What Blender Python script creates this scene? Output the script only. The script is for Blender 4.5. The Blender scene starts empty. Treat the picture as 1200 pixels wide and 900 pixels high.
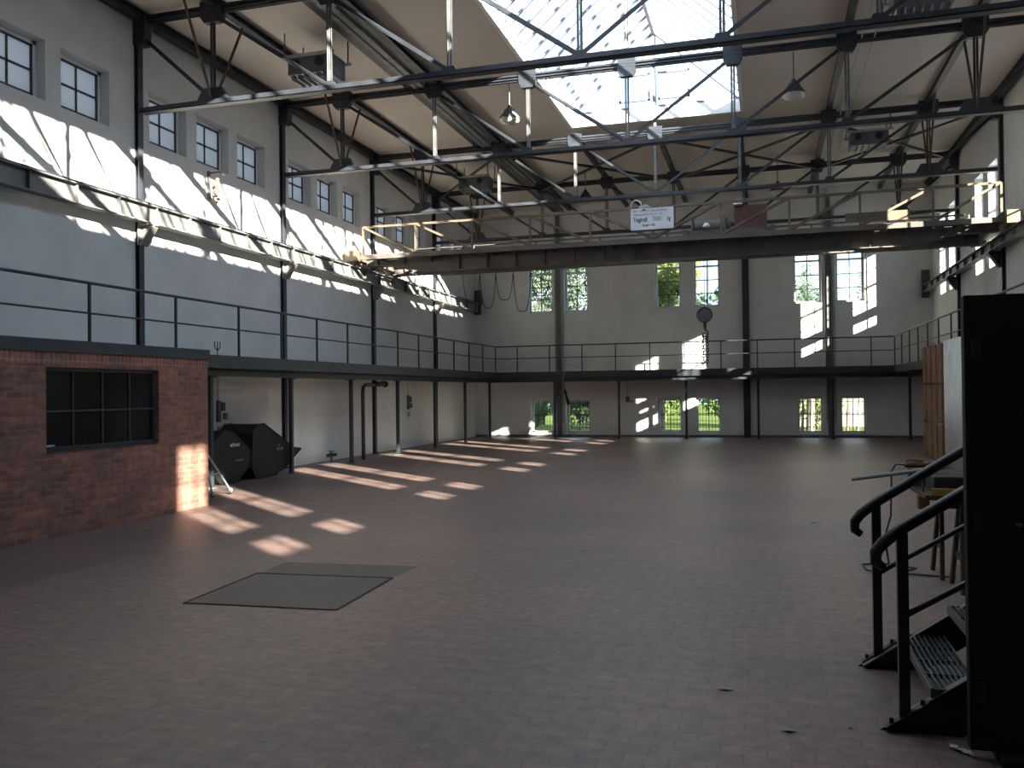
import bpy, math, random
from mathutils import Vector, Matrix
random.seed(7)
SC = bpy.context.scene
COL = SC.collection
V = Vector
PI = math.pi

# ------------------------------------------------------------------ materials
def new_mat(name):
    m = bpy.data.materials.new(name); m.use_nodes = True
    nt = m.node_tree; nt.nodes.clear()
    out = nt.nodes.new('ShaderNodeOutputMaterial')
    return m, nt, out

def nd(nt, t, **k):
    n = nt.nodes.new(t)
    for a, b in k.items():
        if a in n.inputs.keys(): n.inputs[a].default_value = b
        else: setattr(n, a, b)
    return n

def paint(name, c1, c2=None, scale=4.0, rough=.6, metal=0.0, bump=0.0, bscale=40.0, detail=5.0, lo=.35, hi=.65):
    m, nt, out = new_mat(name)
    if c2 is None: c2 = tuple(x * .8 for x in c1)
    p = nt.nodes.new('ShaderNodeBsdfPrincipled')
    p.inputs['Roughness'].default_value = rough; p.inputs['Metallic'].default_value = metal
    tc = nt.nodes.new('ShaderNodeTexCoord')
    n = nt.nodes.new('ShaderNodeTexNoise'); n.inputs['Scale'].default_value = scale; n.inputs['Detail'].default_value = detail
    nt.links.new(tc.outputs['Object'], n.inputs['Vector'])
    r = nt.nodes.new('ShaderNodeValToRGB')
    r.color_ramp.elements[0].position = lo; r.color_ramp.elements[1].position = hi
    r.color_ramp.elements[0].color = (*c2, 1); r.color_ramp.elements[1].color = (*c1, 1)
    nt.links.new(n.outputs['Fac'], r.inputs['Fac']); nt.links.new(r.outputs['Color'], p.inputs['Base Color'])
    if bump:
        n2 = nt.nodes.new('ShaderNodeTexNoise'); n2.inputs['Scale'].default_value = bscale; n2.inputs['Detail'].default_value = 4
        b = nt.nodes.new('ShaderNodeBump'); b.inputs['Strength'].default_value = bump; b.inputs['Distance'].default_value = .02
        nt.links.new(tc.outputs['Object'], n2.inputs['Vector']); nt.links.new(n2.outputs['Fac'], b.inputs['Height'])
        nt.links.new(b.outputs['Normal'], p.inputs['Normal'])
    nt.links.new(p.outputs[0], out.inputs[0])
    return m

def brick_mat(name, axes, cols, mortar, bw, bh, ms, rough, bump, big=None, offset=.5, rot=0.0):
    """brick pattern laid in the plane of two object axes, e.g. 'YZ'"""
    m, nt, out = new_mat(name)
    p = nt.nodes.new('ShaderNodeBsdfPrincipled'); p.inputs['Roughness'].default_value = rough
    tc = nt.nodes.new('ShaderNodeTexCoord'); sx = nt.nodes.new('ShaderNodeSeparateXYZ'); cx = nt.nodes.new('ShaderNodeCombineXYZ')
    nt.links.new(tc.outputs['Object'], sx.inputs[0])
    nt.links.new(sx.outputs[axes[0]], cx.inputs['X']); nt.links.new(sx.outputs[axes[1]], cx.inputs['Y'])
    mp = nt.nodes.new('ShaderNodeMapping'); mp.inputs['Rotation'].default_value = (0, 0, rot)
    nt.links.new(cx.outputs[0], mp.inputs[0])
    # slight waviness of the courses
    nw = nt.nodes.new('ShaderNodeTexNoise'); nw.inputs['Scale'].default_value = 3.0; nw.inputs['Detail'].default_value = 3
    nt.links.new(mp.outputs[0], nw.inputs['Vector'])
    vm = nt.nodes.new('ShaderNodeVectorMath'); vm.operation = 'MULTIPLY_ADD'
    vm.inputs[1].default_value = (.02, .012, 0)
    nt.links.new(nw.outputs['Color'], vm.inputs[0]); nt.links.new(mp.outputs[0], vm.inputs[2])
    b = nt.nodes.new('ShaderNodeTexBrick')
    b.inputs['Scale'].default_value = 1.0; b.inputs['Brick Width'].default_value = bw; b.inputs['Row Height'].default_value = bh
    b.inputs['Mortar Size'].default_value = ms; b.inputs['Mortar Smooth'].default_value = .3; b.inputs['Bias'].default_value = 0
    b.offset = offset
    b.inputs['Color1'].default_value = (*cols[0], 1); b.inputs['Color2'].default_value = (*cols[1], 1); b.inputs['Mortar'].default_value = (*mortar, 1)
    nt.links.new(vm.outputs[0], b.inputs['Vector'])
    col = b.outputs['Color']
    n = nt.nodes.new('ShaderNodeTexNoise'); n.inputs['Scale'].default_value = 1.6 if big is None else big; n.inputs['Detail'].default_value = 6
    nt.links.new(mp.outputs[0], n.inputs['Vector'])
    r = nt.nodes.new('ShaderNodeValToRGB'); r.color_ramp.elements[0].position = .3; r.color_ramp.elements[1].position = .7
    r.color_ramp.elements[0].color = (.72, .77, .80, 1); r.color_ramp.elements[1].color = (1.34, 1.10, 1.02, 1)
    nt.links.new(n.outputs['Fac'], r.inputs['Fac'])
    mx = nt.nodes.new('ShaderNodeMix'); mx.data_type = 'RGBA'; mx.blend_type = 'MULTIPLY'; mx.inputs[0].default_value = 1
    nt.links.new(col, mx.inputs[6]); nt.links.new(r.outputs['Color'], mx.inputs[7])
    # single odd bricks: fine noise
    n3 = nt.nodes.new('ShaderNodeTexNoise'); n3.inputs['Scale'].default_value = 9; n3.inputs['Detail'].default_value = 6
    nt.links.new(mp.outputs[0], n3.inputs['Vector'])
    r3 = nt.nodes.new('ShaderNodeValToRGB'); r3.color_ramp.elements[0].position = .3; r3.color_ramp.elements[1].position = .72
    r3.color_ramp.elements[0].color = (.7, .72, .75, 1); r3.color_ramp.elements[1].color = (1.2, 1.15, 1.1, 1)
    nt.links.new(n3.outputs['Fac'], r3.inputs['Fac'])
    m3 = nt.nodes.new('ShaderNodeMix'); m3.data_type = 'RGBA'; m3.blend_type = 'MULTIPLY'; m3.inputs[0].default_value = 1
    nt.links.new(mx.outputs[2], m3.inputs[6]); nt.links.new(r3.outputs['Color'], m3.inputs[7])
    nt.links.new(m3.outputs[2], p.inputs['Base Color'])
    bp = nt.nodes.new('ShaderNodeBump'); bp.inputs['Strength'].default_value = bump; bp.inputs['Distance'].default_value = .012; bp.invert = True
    nt.links.new(b.outputs['Fac'], bp.inputs['Height']); nt.links.new(bp.outputs['Normal'], p.inputs['Normal'])
    nt.links.new(p.outputs[0], out.inputs[0])
    return m

def glass_mat(name, tint, gloss=.06, rough=.03, frost=0.0):
    m, nt, out = new_mat(name)
    t = nt.nodes.new('ShaderNodeBsdfTransparent'); t.inputs['Color'].default_value = (*tint, 1)
    g = nt.nodes.new('ShaderNodeBsdfGlossy'); g.inputs['Roughness'].default_value = rough; g.inputs['Color'].default_value = (1, 1, 1, 1)
    mx = nt.nodes.new('ShaderNodeMixShader'); mx.inputs[0].default_value = gloss
    nt.links.new(t.outputs[0], mx.inputs[1]); nt.links.new(g.outputs[0], mx.inputs[2])
    last = mx.outputs[0]
    if frost:
        d = nt.nodes.new('ShaderNodeBsdfTranslucent'); d.inputs['Color'].default_value = (.345, .34, .335, 1)
        tc = nt.nodes.new('ShaderNodeTexCoord'); n = nt.nodes.new('ShaderNodeTexNoise'); n.inputs['Scale'].default_value = 1.5
        nt.links.new(tc.outputs['Object'], n.inputs['Vector'])
        mr = nt.nodes.new('ShaderNodeMapRange'); mr.inputs['To Min'].default_value = frost - .05; mr.inputs['To Max'].default_value = frost + .06
        nt.links.new(n.outputs['Fac'], mr.inputs['Value'])
        m2 = nt.nodes.new('ShaderNodeMixShader')
        nt.links.new(mr.outputs[0], m2.inputs[0]); nt.links.new(last, m2.inputs[1]); nt.links.new(d.outputs[0], m2.inputs[2]); last = m2.outputs[0]
    nt.links.new(last, out.inputs[0])
    return m

M = {}
M['wall'] = paint('white_wall_paint', (.74, .74, .73), (.66, .665, .66), scale=1.2, rough=.85, bump=.25, bscale=14)
M['walldark'] = paint('dimming_wall_paint', (.12, .115, .11), (.09, .088, .085), scale=1.2, rough=.85)  # for the unseen front wall only, dark to cut bounce light
M['ceiling'] = paint('ceiling_board', (.66, .595, .545), (.60, .535, .49), scale=.5, rough=.9)
M['steel'] = paint('dark_steel_paint', (.035, .042, .055), (.022, .027, .036), scale=3, rough=.42, bump=.1, bscale=60)
M['steelgrey'] = paint('grey_steel_paint', (.16, .17, .18), (.09, .095, .10), scale=5, rough=.45)
M['rust'] = paint('rusty_steel', (.10, .062, .045), (.05, .035, .03), scale=8, rough=.7)
M['beam'] = paint('runway_beam_paint', (.19, .20, .20), (.10, .108, .11), scale=2.2, rough=.5, bump=.2, bscale=20)
M['bracket'] = paint('bracket_paint', (.30, .30, .27), (.2, .2, .185), scale=3, rough=.6)
M['crane'] = paint('old_crane_paint', (.17, .125, .085), (.10, .076, .056), scale=2.5, rough=.6, bump=.1)
M['craneshade'] = paint('shaded_crane_paint', (.13, .115, .108), (.075, .068, .066), scale=1.8, rough=.6)  # same paint as the crane, darkened to stand for its shaded parts
M['plank'] = paint('walkway_plank', (.33, .22, .12), (.2, .13, .075), scale=5, rough=.75)
M['floor'] = brick_mat('clinker_paving', 'XY', [(.205, .15, .142), (.165, .133, .13)], (.125, .108, .105), .24, .12, .006, .46, .25, big=.35)
M['brick'] = brick_mat('red_brick', 'YZ', [(.30, .145, .11), (.17, .085, .07)], (.215, .165, .14), .26, .083, .010, .85, .8)
M['soldier'] = brick_mat('soldier_brick', 'YZ', [(.30, .13, .09), (.22, .09, .07)], (.28, .22, .19), .30, .085, .011, .85, .7, offset=0, rot=PI / 2)
M['brickend'] = brick_mat('red_brick_end', 'XZ', [(.30, .125, .085), (.205, .085, .065)], (.30, .235, .20), .26, .083, .011, .85, .7)
M['frame'] = paint('window_frame_paint', (.60, .63, .65), (.52, .55, .57), scale=6, rough=.5)
M['framedark'] = paint('dark_glazing_bar', (.05, .058, .07), (.035, .042, .05), scale=6, rough=.5)
M['skybar'] = paint('skylight_bar_paint', (.13, .145, .19), (.09, .10, .14), scale=6, rough=.5)
M['curb'] = paint('white_skylight_curb', (.80, .80, .79), (.72, .72, .71), scale=2, rough=.8)
M['glass'] = glass_mat('clear_glass', (.93, .96, .95))
M['skyglass'] = glass_mat('skylight_glass', (.90, .94, .95), .05)
M['frost'] = glass_mat('frosted_glass', (.8, .84, .88), .05, .2, frost=.93)
M['darkglass'] = paint('dark_glass', (.012, .014, .014), (.006, .007, .007), scale=2, rough=.12)
M['black'] = paint('black_panel_paint', (.006, .006, .0075), (.004, .004, .005), scale=3, rough=.75)
M['blackmetal'] = paint('black_rail_paint', (.017, .019, .023), (.010, .011, .014), scale=4, rough=.38)
M['skip'] = paint('black_container_paint', (.007, .008, .010), (.005, .006, .007), scale=2, rough=.6)
M['white'] = paint('white_lettering', (.75, .76, .78), (.7, .7, .72), rough=.6)
M['greyletter'] = paint('grey_lettering', (.22, .23, .25), (.18, .19, .2), rough=.6)
M['ink'] = paint('dark_lettering', (.03, .035, .06), (.02, .025, .045), rough=.6)
M['inkgrey'] = paint('faded_lettering', (.30, .30, .33), (.24, .24, .27), rough=.6)
M['signwhite'] = paint('enamel_sign', (.72, .74, .80), (.62, .65, .70), scale=3, rough=.45)
M['galv'] = paint('galvanised_tube', (.45, .47, .48), (.33, .35, .36), scale=9, rough=.4, metal=.3)
M['wood'] = paint('raw_timber', (.25, .135, .075), (.16, .085, .048), scale=4, rough=.8)
M['wooddark'] = paint('old_timber', (.085, .055, .035), (.05, .034, .022), scale=7, rough=.8)
M['sheet'] = paint('white_corrugated_sheet', (.72, .75, .74), (.56, .60, .60), scale=2, rough=.5)
M['yellow'] = paint('yellow_level', (.42, .29, .05), (.3, .2, .04), scale=3, rough=.5)
M['orange'] = paint('orange_tool', (.26, .105, .03), (.17, .07, .02), scale=6, rough=.5)
M['rubber'] = paint('black_rubber', (.018, .018, .018), (.012, .012, .012), rough=.6)
M['pvc'] = paint('grey_plastic', (.35, .36, .36), (.28, .29, .29), rough=.5)
M['cloth'] = paint('white_rag', (.6, .6, .6), (.45, .45, .45), scale=15, rough=.9)
M['hatch'] = paint('steel_plate', (.072, .066, .064), (.052, .048, .047), scale=2.5, rough=.5, bump=.2, bscale=50)
M['redbox'] = paint('reddish_cabinet', (.12, .045, .038), (.08, .035, .03), scale=2, rough=.6)
M['heater'] = paint('heater_casing', (.12, .14, .15), (.08, .095, .10), scale=3, rough=.45)
M['lamp'] = paint('lamp_enamel', (.10, .115, .12), (.07, .08, .085), rough=.4)
M['lampglass'] = paint('lamp_lens', (.6, .6, .55), (.5, .5, .46), rough=.2)
M['leaf'] = None
def leaf_mat(name, c1, c2):
    m, nt, out = new_mat(name)
    g = nt.nodes.new('ShaderNodeObjectInfo'); geo = nt.nodes.new('ShaderNodeTexCoord')
    n = nt.nodes.new('ShaderNodeTexNoise'); n.inputs['Scale'].default_value = 1.3; n.inputs['Detail'].default_value = 5
    nt.links.new(geo.outputs['Object'], n.inputs['Vector'])
    r = nt.nodes.new('ShaderNodeValToRGB'); r.color_ramp.elements[0].position = .35; r.color_ramp.elements[1].position = .65
    r.color_ramp.elements[0].color = (*c2, 1); r.color_ramp.elements[1].color = (*c1, 1)
    nt.links.new(n.outputs['Fac'], r.inputs['Fac'])
    d = nt.nodes.new('ShaderNodeBsdfDiffuse'); t = nt.nodes.new('ShaderNodeBsdfTranslucent')
    nt.links.new(r.outputs[0], d.inputs[0]); nt.links.new(r.outputs[0], t.inputs[0])
    mx = nt.nodes.new('ShaderNodeMixShader'); mx.inputs[0].default_value = .45
    nt.links.new(d.outputs[0], mx.inputs[1]); nt.links.new(t.outputs[0], mx.inputs[2]); nt.links.new(mx.outputs[0], out.inputs[0])
    return m
M['leafA'] = leaf_mat('leaf_yellow_green', (.25, .30, .11), (.12, .165, .06))
M['leafB'] = leaf_mat('leaf_blue_green', (.15, .20, .14), (.07, .11, .08))
M['leafC'] = leaf_mat('leaf_bright_green', (.19, .27, .10), (.10, .155, .06))
M['grass'] = leaf_mat('grass_green', (.20, .26, .08), (.13, .18, .055))
M['bark'] = paint('tree_bark', (.16, .12, .09), (.09, .07, .05), scale=6, rough=.9)
M['birch'] = paint('pale_bark', (.5, .48, .42), (.22, .2, .17), scale=5, rough=.9)
M['render'] = paint('pale_render', (.27, .29, .23), (.20, .215, .17), scale=1.5, rough=.9)
M['fence'] = paint('window_grille', (.03, .033, .036), (.02, .022, .024), rough=.5)

# ------------------------------------------------------------------ mesh builder
class MB:
    def __init__(s): s.v = []; s.f = []; s.sm = []
    def add(s, vs, fs, smooth=False):
        o = len(s.v); s.v += [tuple(p) for p in vs]
        for f in fs: s.f.append(tuple(i + o for i in f)); s.sm.append(smooth)
        return s
    def box(s, x0, x1, y0, y1, z0, z1):
        vs = [(x, y, z) for x in (x0, x1) for y in (y0, y1) for z in (z0, z1)]
        return s.add(vs, [(0, 1, 3, 2), (4, 6, 7, 5), (0, 4, 5, 1), (2, 3, 7, 6), (0, 2, 6, 4), (1, 5, 7, 3)])
    def beam(s, p, q, w, h, up=(0, 0, 1)):
        p = V(p); q = V(q); d = (q - p).normalized(); up = V(up)
        if abs(d.dot(up)) > .99: up = V((0, 1, 0))
        a = d.cross(up).normalized(); b = a.cross(d).normalized()
        vs = []
        for e in (p, q):
            for i, j in ((-1, -1), (1, -1), (1, 1), (-1, 1)): vs.append(e + a * (w / 2 * i) + b * (h / 2 * j))
        return s.add(vs, [(0, 1, 2, 3), (7, 6, 5, 4), (0, 4, 5, 1), (1, 5, 6, 2), (2, 6, 7, 3), (3, 7, 4, 0)])
    def ibeam(s, p, q, w, h, t=.02, up=(0, 0, 1)):
        p = V(p); q = V(q); d = (q - p).normalized(); u = V(up)
        a = d.cross(u).normalized(); b = a.cross(d).normalized()
        s.beam(p, q, t * .8, h, up)
        for k in (-1, 1): s.beam(p + b * (k * (h / 2 - t / 2)), q + b * (k * (h / 2 - t / 2)), w, t, up)
        return s
    def angle(s, p, q, w, t=.012, up=(0, 0, 1), flip=1):
        """two flanges at right angles: an L section"""
        p = V(p); q = V(q); d = (q - p).normalized(); u = V(up)
        if abs(d.dot(u)) > .99: u = V((0, 1, 0))
        a = d.cross(u).normalized(); b = a.cross(d).normalized()
        s.beam(p + b * (-w / 2 + t / 2), q + b * (-w / 2 + t / 2), w, t, up=b)
        s.beam(p + a * (flip * (-w / 2 + t / 2)), q + a * (flip * (-w / 2 + t / 2)), t, w, up=b)
        return s
    def tube(s, pts, r, n=10, cap=True):
        pts = [V(p) for p in pts]; rings = []; m = len(pts)
        rr = r if isinstance(r, (list, tuple)) else [r] * m
        prev = None
        for i, p in enumerate(pts):
            d = (pts[min(i + 1, m - 1)] - pts[max(i - 1, 0)]).normalized()
            if prev is None:
                up = V((0, 0, 1)) if abs(d.z) < .95 else V((0, 1, 0))
                a = d.cross(up).normalized()
            else:
                a = (prev - d * prev.dot(d)).normalized()
            prev = a; b = d.cross(a)
            rings.append([p + (a * math.cos(2 * PI * k / n) + b * math.sin(2 * PI * k / n)) * rr[i] for k in range(n)])
        vs = [v for r_ in rings for v in r_]; fs = []
        for i in range(m - 1):
            for k in range(n):
                fs.append((i * n + k, i * n + (k + 1) % n, (i + 1) * n + (k + 1) % n, (i + 1) * n + k))
        s.add(vs, fs, True)
        if cap: s.add(rings[0], [tuple(range(n))]); s.add(rings[-1], [tuple(reversed(range(n)))])
        return s
    def cyl(s, c, axis, r, h, n=20):
        c = V(c); a = V(axis).normalized() * h / 2
        return s.tube([c - a, c + a], r, n)
    def lathe(s, c, prof, n=24):
        vs = []; fs = []
        for r, z in prof:
            for k in range(n): vs.append((c[0] + r * math.cos(2 * PI * k / n), c[1] + r * math.sin(2 * PI * k / n), c[2] + z))
        for i in range(len(prof) - 1):
            for k in range(n): fs.append((i * n + k, i * n + (k + 1) % n, (i + 1) * n + (k + 1) % n, (i + 1) * n + k))
        return s.add(vs, fs, True)
    def prism(s, poly, ax, a, b):
        """polygon in the plane across axis ax, extruded from a to b"""
        def P(u, v, t): return {'X': (t, u, v), 'Y': (u, t, v), 'Z': (u, v, t)}[ax]
        n = len(poly); vs = [P(u, v, a) for u, v in poly] + [P(u, v, b) for u, v in poly]
        fs = [tuple(range(n)), tuple(reversed(range(n, 2 * n)))] + [(i, (i + 1) % n, n + (i + 1) % n, n + i) for i in range(n)]
        return s.add(vs, fs)
    def build(s, name, mat, parent=None, loc=None, fix=True):
        me = bpy.data.meshes.new(name)
        off = V(parent['_o']) if parent is not None else (V(loc) if loc is not None else V((0, 0, 0)))
        me.from_pydata([tuple(V(p) - off) for p in s.v], [], s.f); me.update()
        for i, p in enumerate(me.polygons): p.use_smooth = s.sm[i]
        if fix:
            import bmesh
            bm = bmesh.new(); bm.from_mesh(me); bmesh.ops.recalc_face_normals(bm, faces=bm.faces[:]); bm.to_mesh(me); bm.free()
        o = bpy.data.objects.new(name, me)
        if isinstance(mat, str): mat = M[mat]
        me.materials.append(mat); COL.objects.link(o)
        if parent is not None: o.parent = parent; o['_o'] = parent['_o']
        elif loc is not None: o.location = loc
        return o

def bevel(o, w, seg=2):
    b = o.modifiers.new('bevel', 'BEVEL'); b.width = w; b.segments = seg; b.limit_method = 'ANGLE'
    return o

def tag(o, label, cat, group=None, kind=None):
    o['label'] = label; o['category'] = cat
    if group: o['group'] = group
    if kind: o['kind'] = kind
    return o

def thing(name, label, cat, loc, group=None, kind=None):
    o = bpy.data.objects.new(name, None); o.empty_display_size = .2; COL.objects.link(o); o.location = loc; o['_o'] = tuple(loc)
    return tag(o, label, cat, group, kind)

def struct(name, mb, mat, label, cat):
    o = mb.build(name, mat); tag(o, label, cat, None, 'structure'); return o

def copy_tree(o, parent=None):
    c = o.copy(); COL.objects.link(c); c.parent = parent
    for ch in list(o.children): copy_tree(ch, c)
    return c

ORD = ['first', 'second', 'third', 'fourth', 'fifth', 'sixth', 'seventh', 'eighth', 'ninth', 'tenth', 'eleventh', 'twelfth', 'thirteenth', 'fourteenth', 'fifteenth', 'sixteenth', 'seventeenth', 'eighteenth']

# ------------------------------------------------------------------ dimensions
XL, XR, YB, YF = -12.06, 6.13, 35.8, -1.7
XM = -2.965
BAY = 5.43
TY = [3.78 + BAY * i for i in range(6)]           # truss planes
CY = list(TY)
PX = [-10.27, -7.75, -5.35, -2.965, -.58, 1.82, 4.34]   # panel points
ZC0, ZC1 = 7.63, 9.43                              # chords
ZCEIL = 9.62
TW = .35                                           # wall thickness outside windows' reveal
DZ0, DZ1 = 2.47, 2.72                              # gallery deck

# ------------------------------------------------------------------ shell
def wall_grid(plane, inner, outer, u0, u1, z0, z1, holes):
    """a wall with rectangular openings. plane 'X': u is Y; plane 'Y': u is X"""
    us = sorted({u0, u1, *[h[0] for h in holes], *[h[1] for h in holes]})
    zs = sorted({z0, z1, *[h[2] for h in holes], *[h[3] for h in holes]})
    def solid(i, j):
        if i < 0 or j < 0 or i >= len(us) - 1 or j >= len(zs) - 1: return None
        a = (us[i] + us[i + 1]) / 2; b = (zs[j] + zs[j + 1]) / 2
        return not any(h[0] < a < h[1] and h[2] < b < h[3] for h in holes)
    mb = MB()
    P = (lambda t, u, z: (t, u, z)) if plane == 'X' else (lambda t, u, z: (u, t, z))
    def q(*pts): mb.add([P(*p) for p in pts], [(0, 1, 2, 3)])
    for i in range(len(us) - 1):
        for j in range(len(zs) - 1):
            if not solid(i, j): continue
            a, b, c, d = us[i], us[i + 1], zs[j], zs[j + 1]
            for t in (inner, outer): q((t, a, c), (t, b, c), (t, b, d), (t, a, d))
            if not solid(i - 1, j): q((inner, a, c), (outer, a, c), (outer, a, d), (inner, a, d))
            if not solid(i + 1, j): q((inner, b, c), (outer, b, c), (outer, b, d), (inner, b, d))
            if not solid(i, j - 1): q((inner, a, c), (outer, a, c), (outer, b, c), (inner, b, c))
            if not solid(i, j + 1): q((inner, a, d), (outer, a, d), (outer, b, d), (inner, b, d))
    return mb

ZTOP = 9.95
LWIN = []                                          # clerestory openings in the left wall
for y in [TY[0] - BAY] + TY:
    for k in (-1, 0, 1):
        c = y + BAY / 2 + k * 1.55
        if c < YB - .6: LWIN.append((c - .80, c + .40, 7.12, 8.19))
RWIN = []
for k in range(0, 8):
    for c in (33.65 - BAY * k, 32.05 - BAY * k):
        if c > -1.6: RWIN.append((c - .5, c + .5, 5.23, 8.1))
BUP = [(-9.63, -8.57), (-8.06, -7.03), (-4.24, -3.2), (-2.69, -1.65), (1.16, 2.2), (2.72, 3.76)]
BLO = [(-9.57, -8.58), (-8.02, -7.0), (-4.2, -3.21), (-2.66, -1.67), (1.25, 2.2), (2.82, 3.77)]
BW = [(a, b, 5.27, 7.78) for a, b in BUP] + [(a, b, .17, 1.6) for a, b in BLO]

struct('wall_left', wall_grid('X', XL, XL - .5, YF, YB, 0, ZTOP, LWIN), 'wall', 'long white painted wall on the left with a row of small square windows', 'wall')
struct('wall_right', wall_grid('X', XR, XR + .32, YF, YB, 0, ZTOP, RWIN), 'wall', 'long white painted wall on the right with tall narrow windows', 'wall')
struct('wall_back', wall_grid('Y', YB, YB + .4, XL - .5, XR + .32, 0, ZTOP, BW), 'wall', 'white end wall with two storeys of paired windows', 'wall')
struct('wall_front', MB().box(XL - .5, XR + .32, YF - .3, YF, 0, ZTOP), 'walldark', 'unseen end wall behind the viewer, set close and dark to dim the foreground', 'wall')  # out of view; placed close and dark so the foreground gets less light
struct('floor', MB().box(XL - .5, XR + .32, YF - .3, YB + .4, -.25, 0), 'floor', 'worn reddish grey paved floor of the hall', 'floor')
SKX0, SKX1, SKY0, SKY1 = -5.42, -.52, 3.4, 25.4
cm = MB()
def cslab(x0, x1, y0, y1, za, zb):
    cm.add([(x0, y0, za), (x1, y0, zb), (x1, y1, zb), (x0, y1, za), (x0, y0, za + .12), (x1, y0, zb + .12), (x1, y1, zb + .12), (x0, y1, za + .12)],
           [(0, 3, 2, 1), (4, 5, 6, 7), (0, 1, 5, 4), (1, 2, 6, 5), (2, 3, 7, 6), (3, 0, 4, 7)])
ZS = 9.82
cslab(XL - .5, SKX0, YF - .3, YB + .4, ZCEIL, ZS); cslab(SKX1, XR + .32, YF - .3, YB + .4, ZS, ZCEIL)
cslab(SKX0, SKX1, YF - .3, SKY0, ZS, ZS); cslab(SKX0, SKX1, SKY1, YB + .4, ZS, ZS)
struct('ceiling', cm, 'ceiling', 'beige boarded ceiling sloping gently up to the skylight', 'ceiling')
tm = MB()
for yy in [y + BAY * f for y in [-1.65] + TY for f in (.5,)]:
    if yy < YB: tm.box(XL, SKX0 - .01, yy - .02, yy + .02, ZCEIL - .005, ZCEIL + .005)
struct('baseboard_back', MB().box(XL, XR, YB - .03, YB, 0, .09), 'steelgrey', 'low dark skirting along the foot of the end wall', 'skirting')

# windows -----------------------------------------------------------------
wn = [0]
def window(plane, t, u0, u1, z0, z1, cols, zbars, label, frame='frame', bar='framedark', glass='glass', fw=.06, tz=None, grille=None, barw=.028, sash=0):
    """frame, bars and pane in a wall opening; t is where the glass stands"""
    wn[0] += 1
    P = (lambda u, z: (t, u, z)) if plane == 'X' else (lambda u, z: (u, t, z))
    def bx(mb, a, b, c, d, dp):
        if plane == 'X': mb.box(t - dp / 2, t + dp / 2, a, b, c, d)
        else: mb.box(a, b, t - dp / 2, t + dp / 2, c, d)
    w = thing('window_%d' % wn[0], label, 'window', P((u0 + u1) / 2, z0), None, 'structure')
    f = MB(); bx(f, u0, u0 + fw, z0, z1, .07); bx(f, u1 - fw, u1, z0, z1, .07); bx(f, u0, u1, z0, z0 + fw, .07); bx(f, u0, u1, z1 - fw, z1, .07)
    if tz: bx(f, u0, u1, tz - .035, tz + .035, .07)
    f.build('window_frame', frame, w)
    b = MB()
    for k in range(1, cols):
        c = u0 + (u1 - u0) * k / cols; bx(b, c - barw / 2, c + barw / 2, z0 + fw, z1 - fw, .045)
    if sash:
        for q in ((u0 + fw, u0 + fw + sash, z0 + fw, z1 - fw), (u1 - fw - sash, u1 - fw, z0 + fw, z1 - fw), (u0 + fw, u1 - fw, z0 + fw, z0 + fw + sash), (u0 + fw, u1 - fw, z1 - fw - sash, z1 - fw)): bx(b, *q, .05)
    for z in zbars: bx(b, u0 + fw, u1 - fw, z - barw / 2, z + barw / 2, .045)
    b.build('glazing_bars', bar, w)
    g = MB(); bx(g, u0 + fw * .5, u1 - fw * .5, z0 + fw * .5, z1 - fw * .5, .006); g.build('pane', glass, w)
    if grille is not None:
        r = MB(); n = 8
        for k in range(1, n):
            c = u0 + (u1 - u0) * k / n
            r.cyl((c, grille, (z0 + z1) / 2) if plane == 'Y' else (grille, c, (z0 + z1) / 2), (0, 0, 1), .009, z1 - z0 - .002, 6)
        for z in (z0 + .22, (z0 + z1) / 2 + .06, z1 - .2):
            bx2 = (u0 + .001, u1 - .001)
            r.box(bx2[0], bx2[1], grille - .008, grille + .008, z - .012, z + .012)
        r.build('security_grille', 'fence', w)
    return w

for i, h in enumerate(LWIN):
    if h[1] < 9.5: tail = 'behind the view, above the brick annexe'
    window('X', XL - .24, h[0], h[1], h[2] + .02, h[3], 2, [(h[2] + h[3]) / 2], 'small square frosted window high in the left wall, %s from the front end' % ORD[i] if i < 18 else 'small square frosted window high in the left wall, nearest the far corner',
           glass='frost', frame='curb', fw=.07, barw=.035, sash=.04)
for i, h in enumerate(RWIN):
    window('X', XR + .27, h[0], h[1], h[2], h[3], 2, [5.8, 6.34, 7.5], 'tall narrow window in the right wall, %s from the far corner' % ORD[i], fw=.06, tz=6.9)
for i, (a, b) in enumerate(BUP):
    window('Y', YB + .22, a, b, 5.27, 7.78, 2, [5.83, 6.37, 7.36], 'upper floor window of the end wall with paired panes, %s from the left' % ORD[i], fw=.085, tz=6.93, barw=.035)
for i, (a, b) in enumerate(BLO):
    window('Y', YB + .22, a, b, .17, 1.6, 2, [.9], 'low barred window of the end wall under the gallery, %s from the left' % ORD[i], fw=.085, grille=YB + .34)

# ------------------------------------------------------------------ skylight
sk = thing('skylight', 'long glazed ridge skylight with white curb above the middle of the hall', 'skylight', (XM, SKY0, ZS))
c = MB(); t = .07; zc1 = 10.16
zb0 = ZS - .02
c.box(SKX0 - t, SKX0 + .02, SKY0 - t, SKY1 + t, zb0, zc1); c.box(SKX1 - .02, SKX1 + t, SKY0 - t, SKY1 + t, zb0, zc1)
c.box(SKX0, SKX1, SKY0 - t, SKY0 + .02, zb0, zc1); c.box(SKX0, SKX1, SKY1 - .02, SKY1 + t, zb0, zc1)
c.build('curb', 'curb', sk)
ZRG = 12.36
MB().beam((XM, SKY0, ZRG), (XM, SKY1, ZRG), .09, .16).build('ridge_beam', 'skybar', sk)
n = 36
for k in range(n + 1):
    y = SKY0 + .03 + (SKY1 - SKY0 - .06) * k / n
    for x in (SKX0, SKX1):
        MB().beam((x, y, zc1), (XM, y, ZRG), .06, .06).build('glazing_bar', 'skybar', sk)
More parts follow.
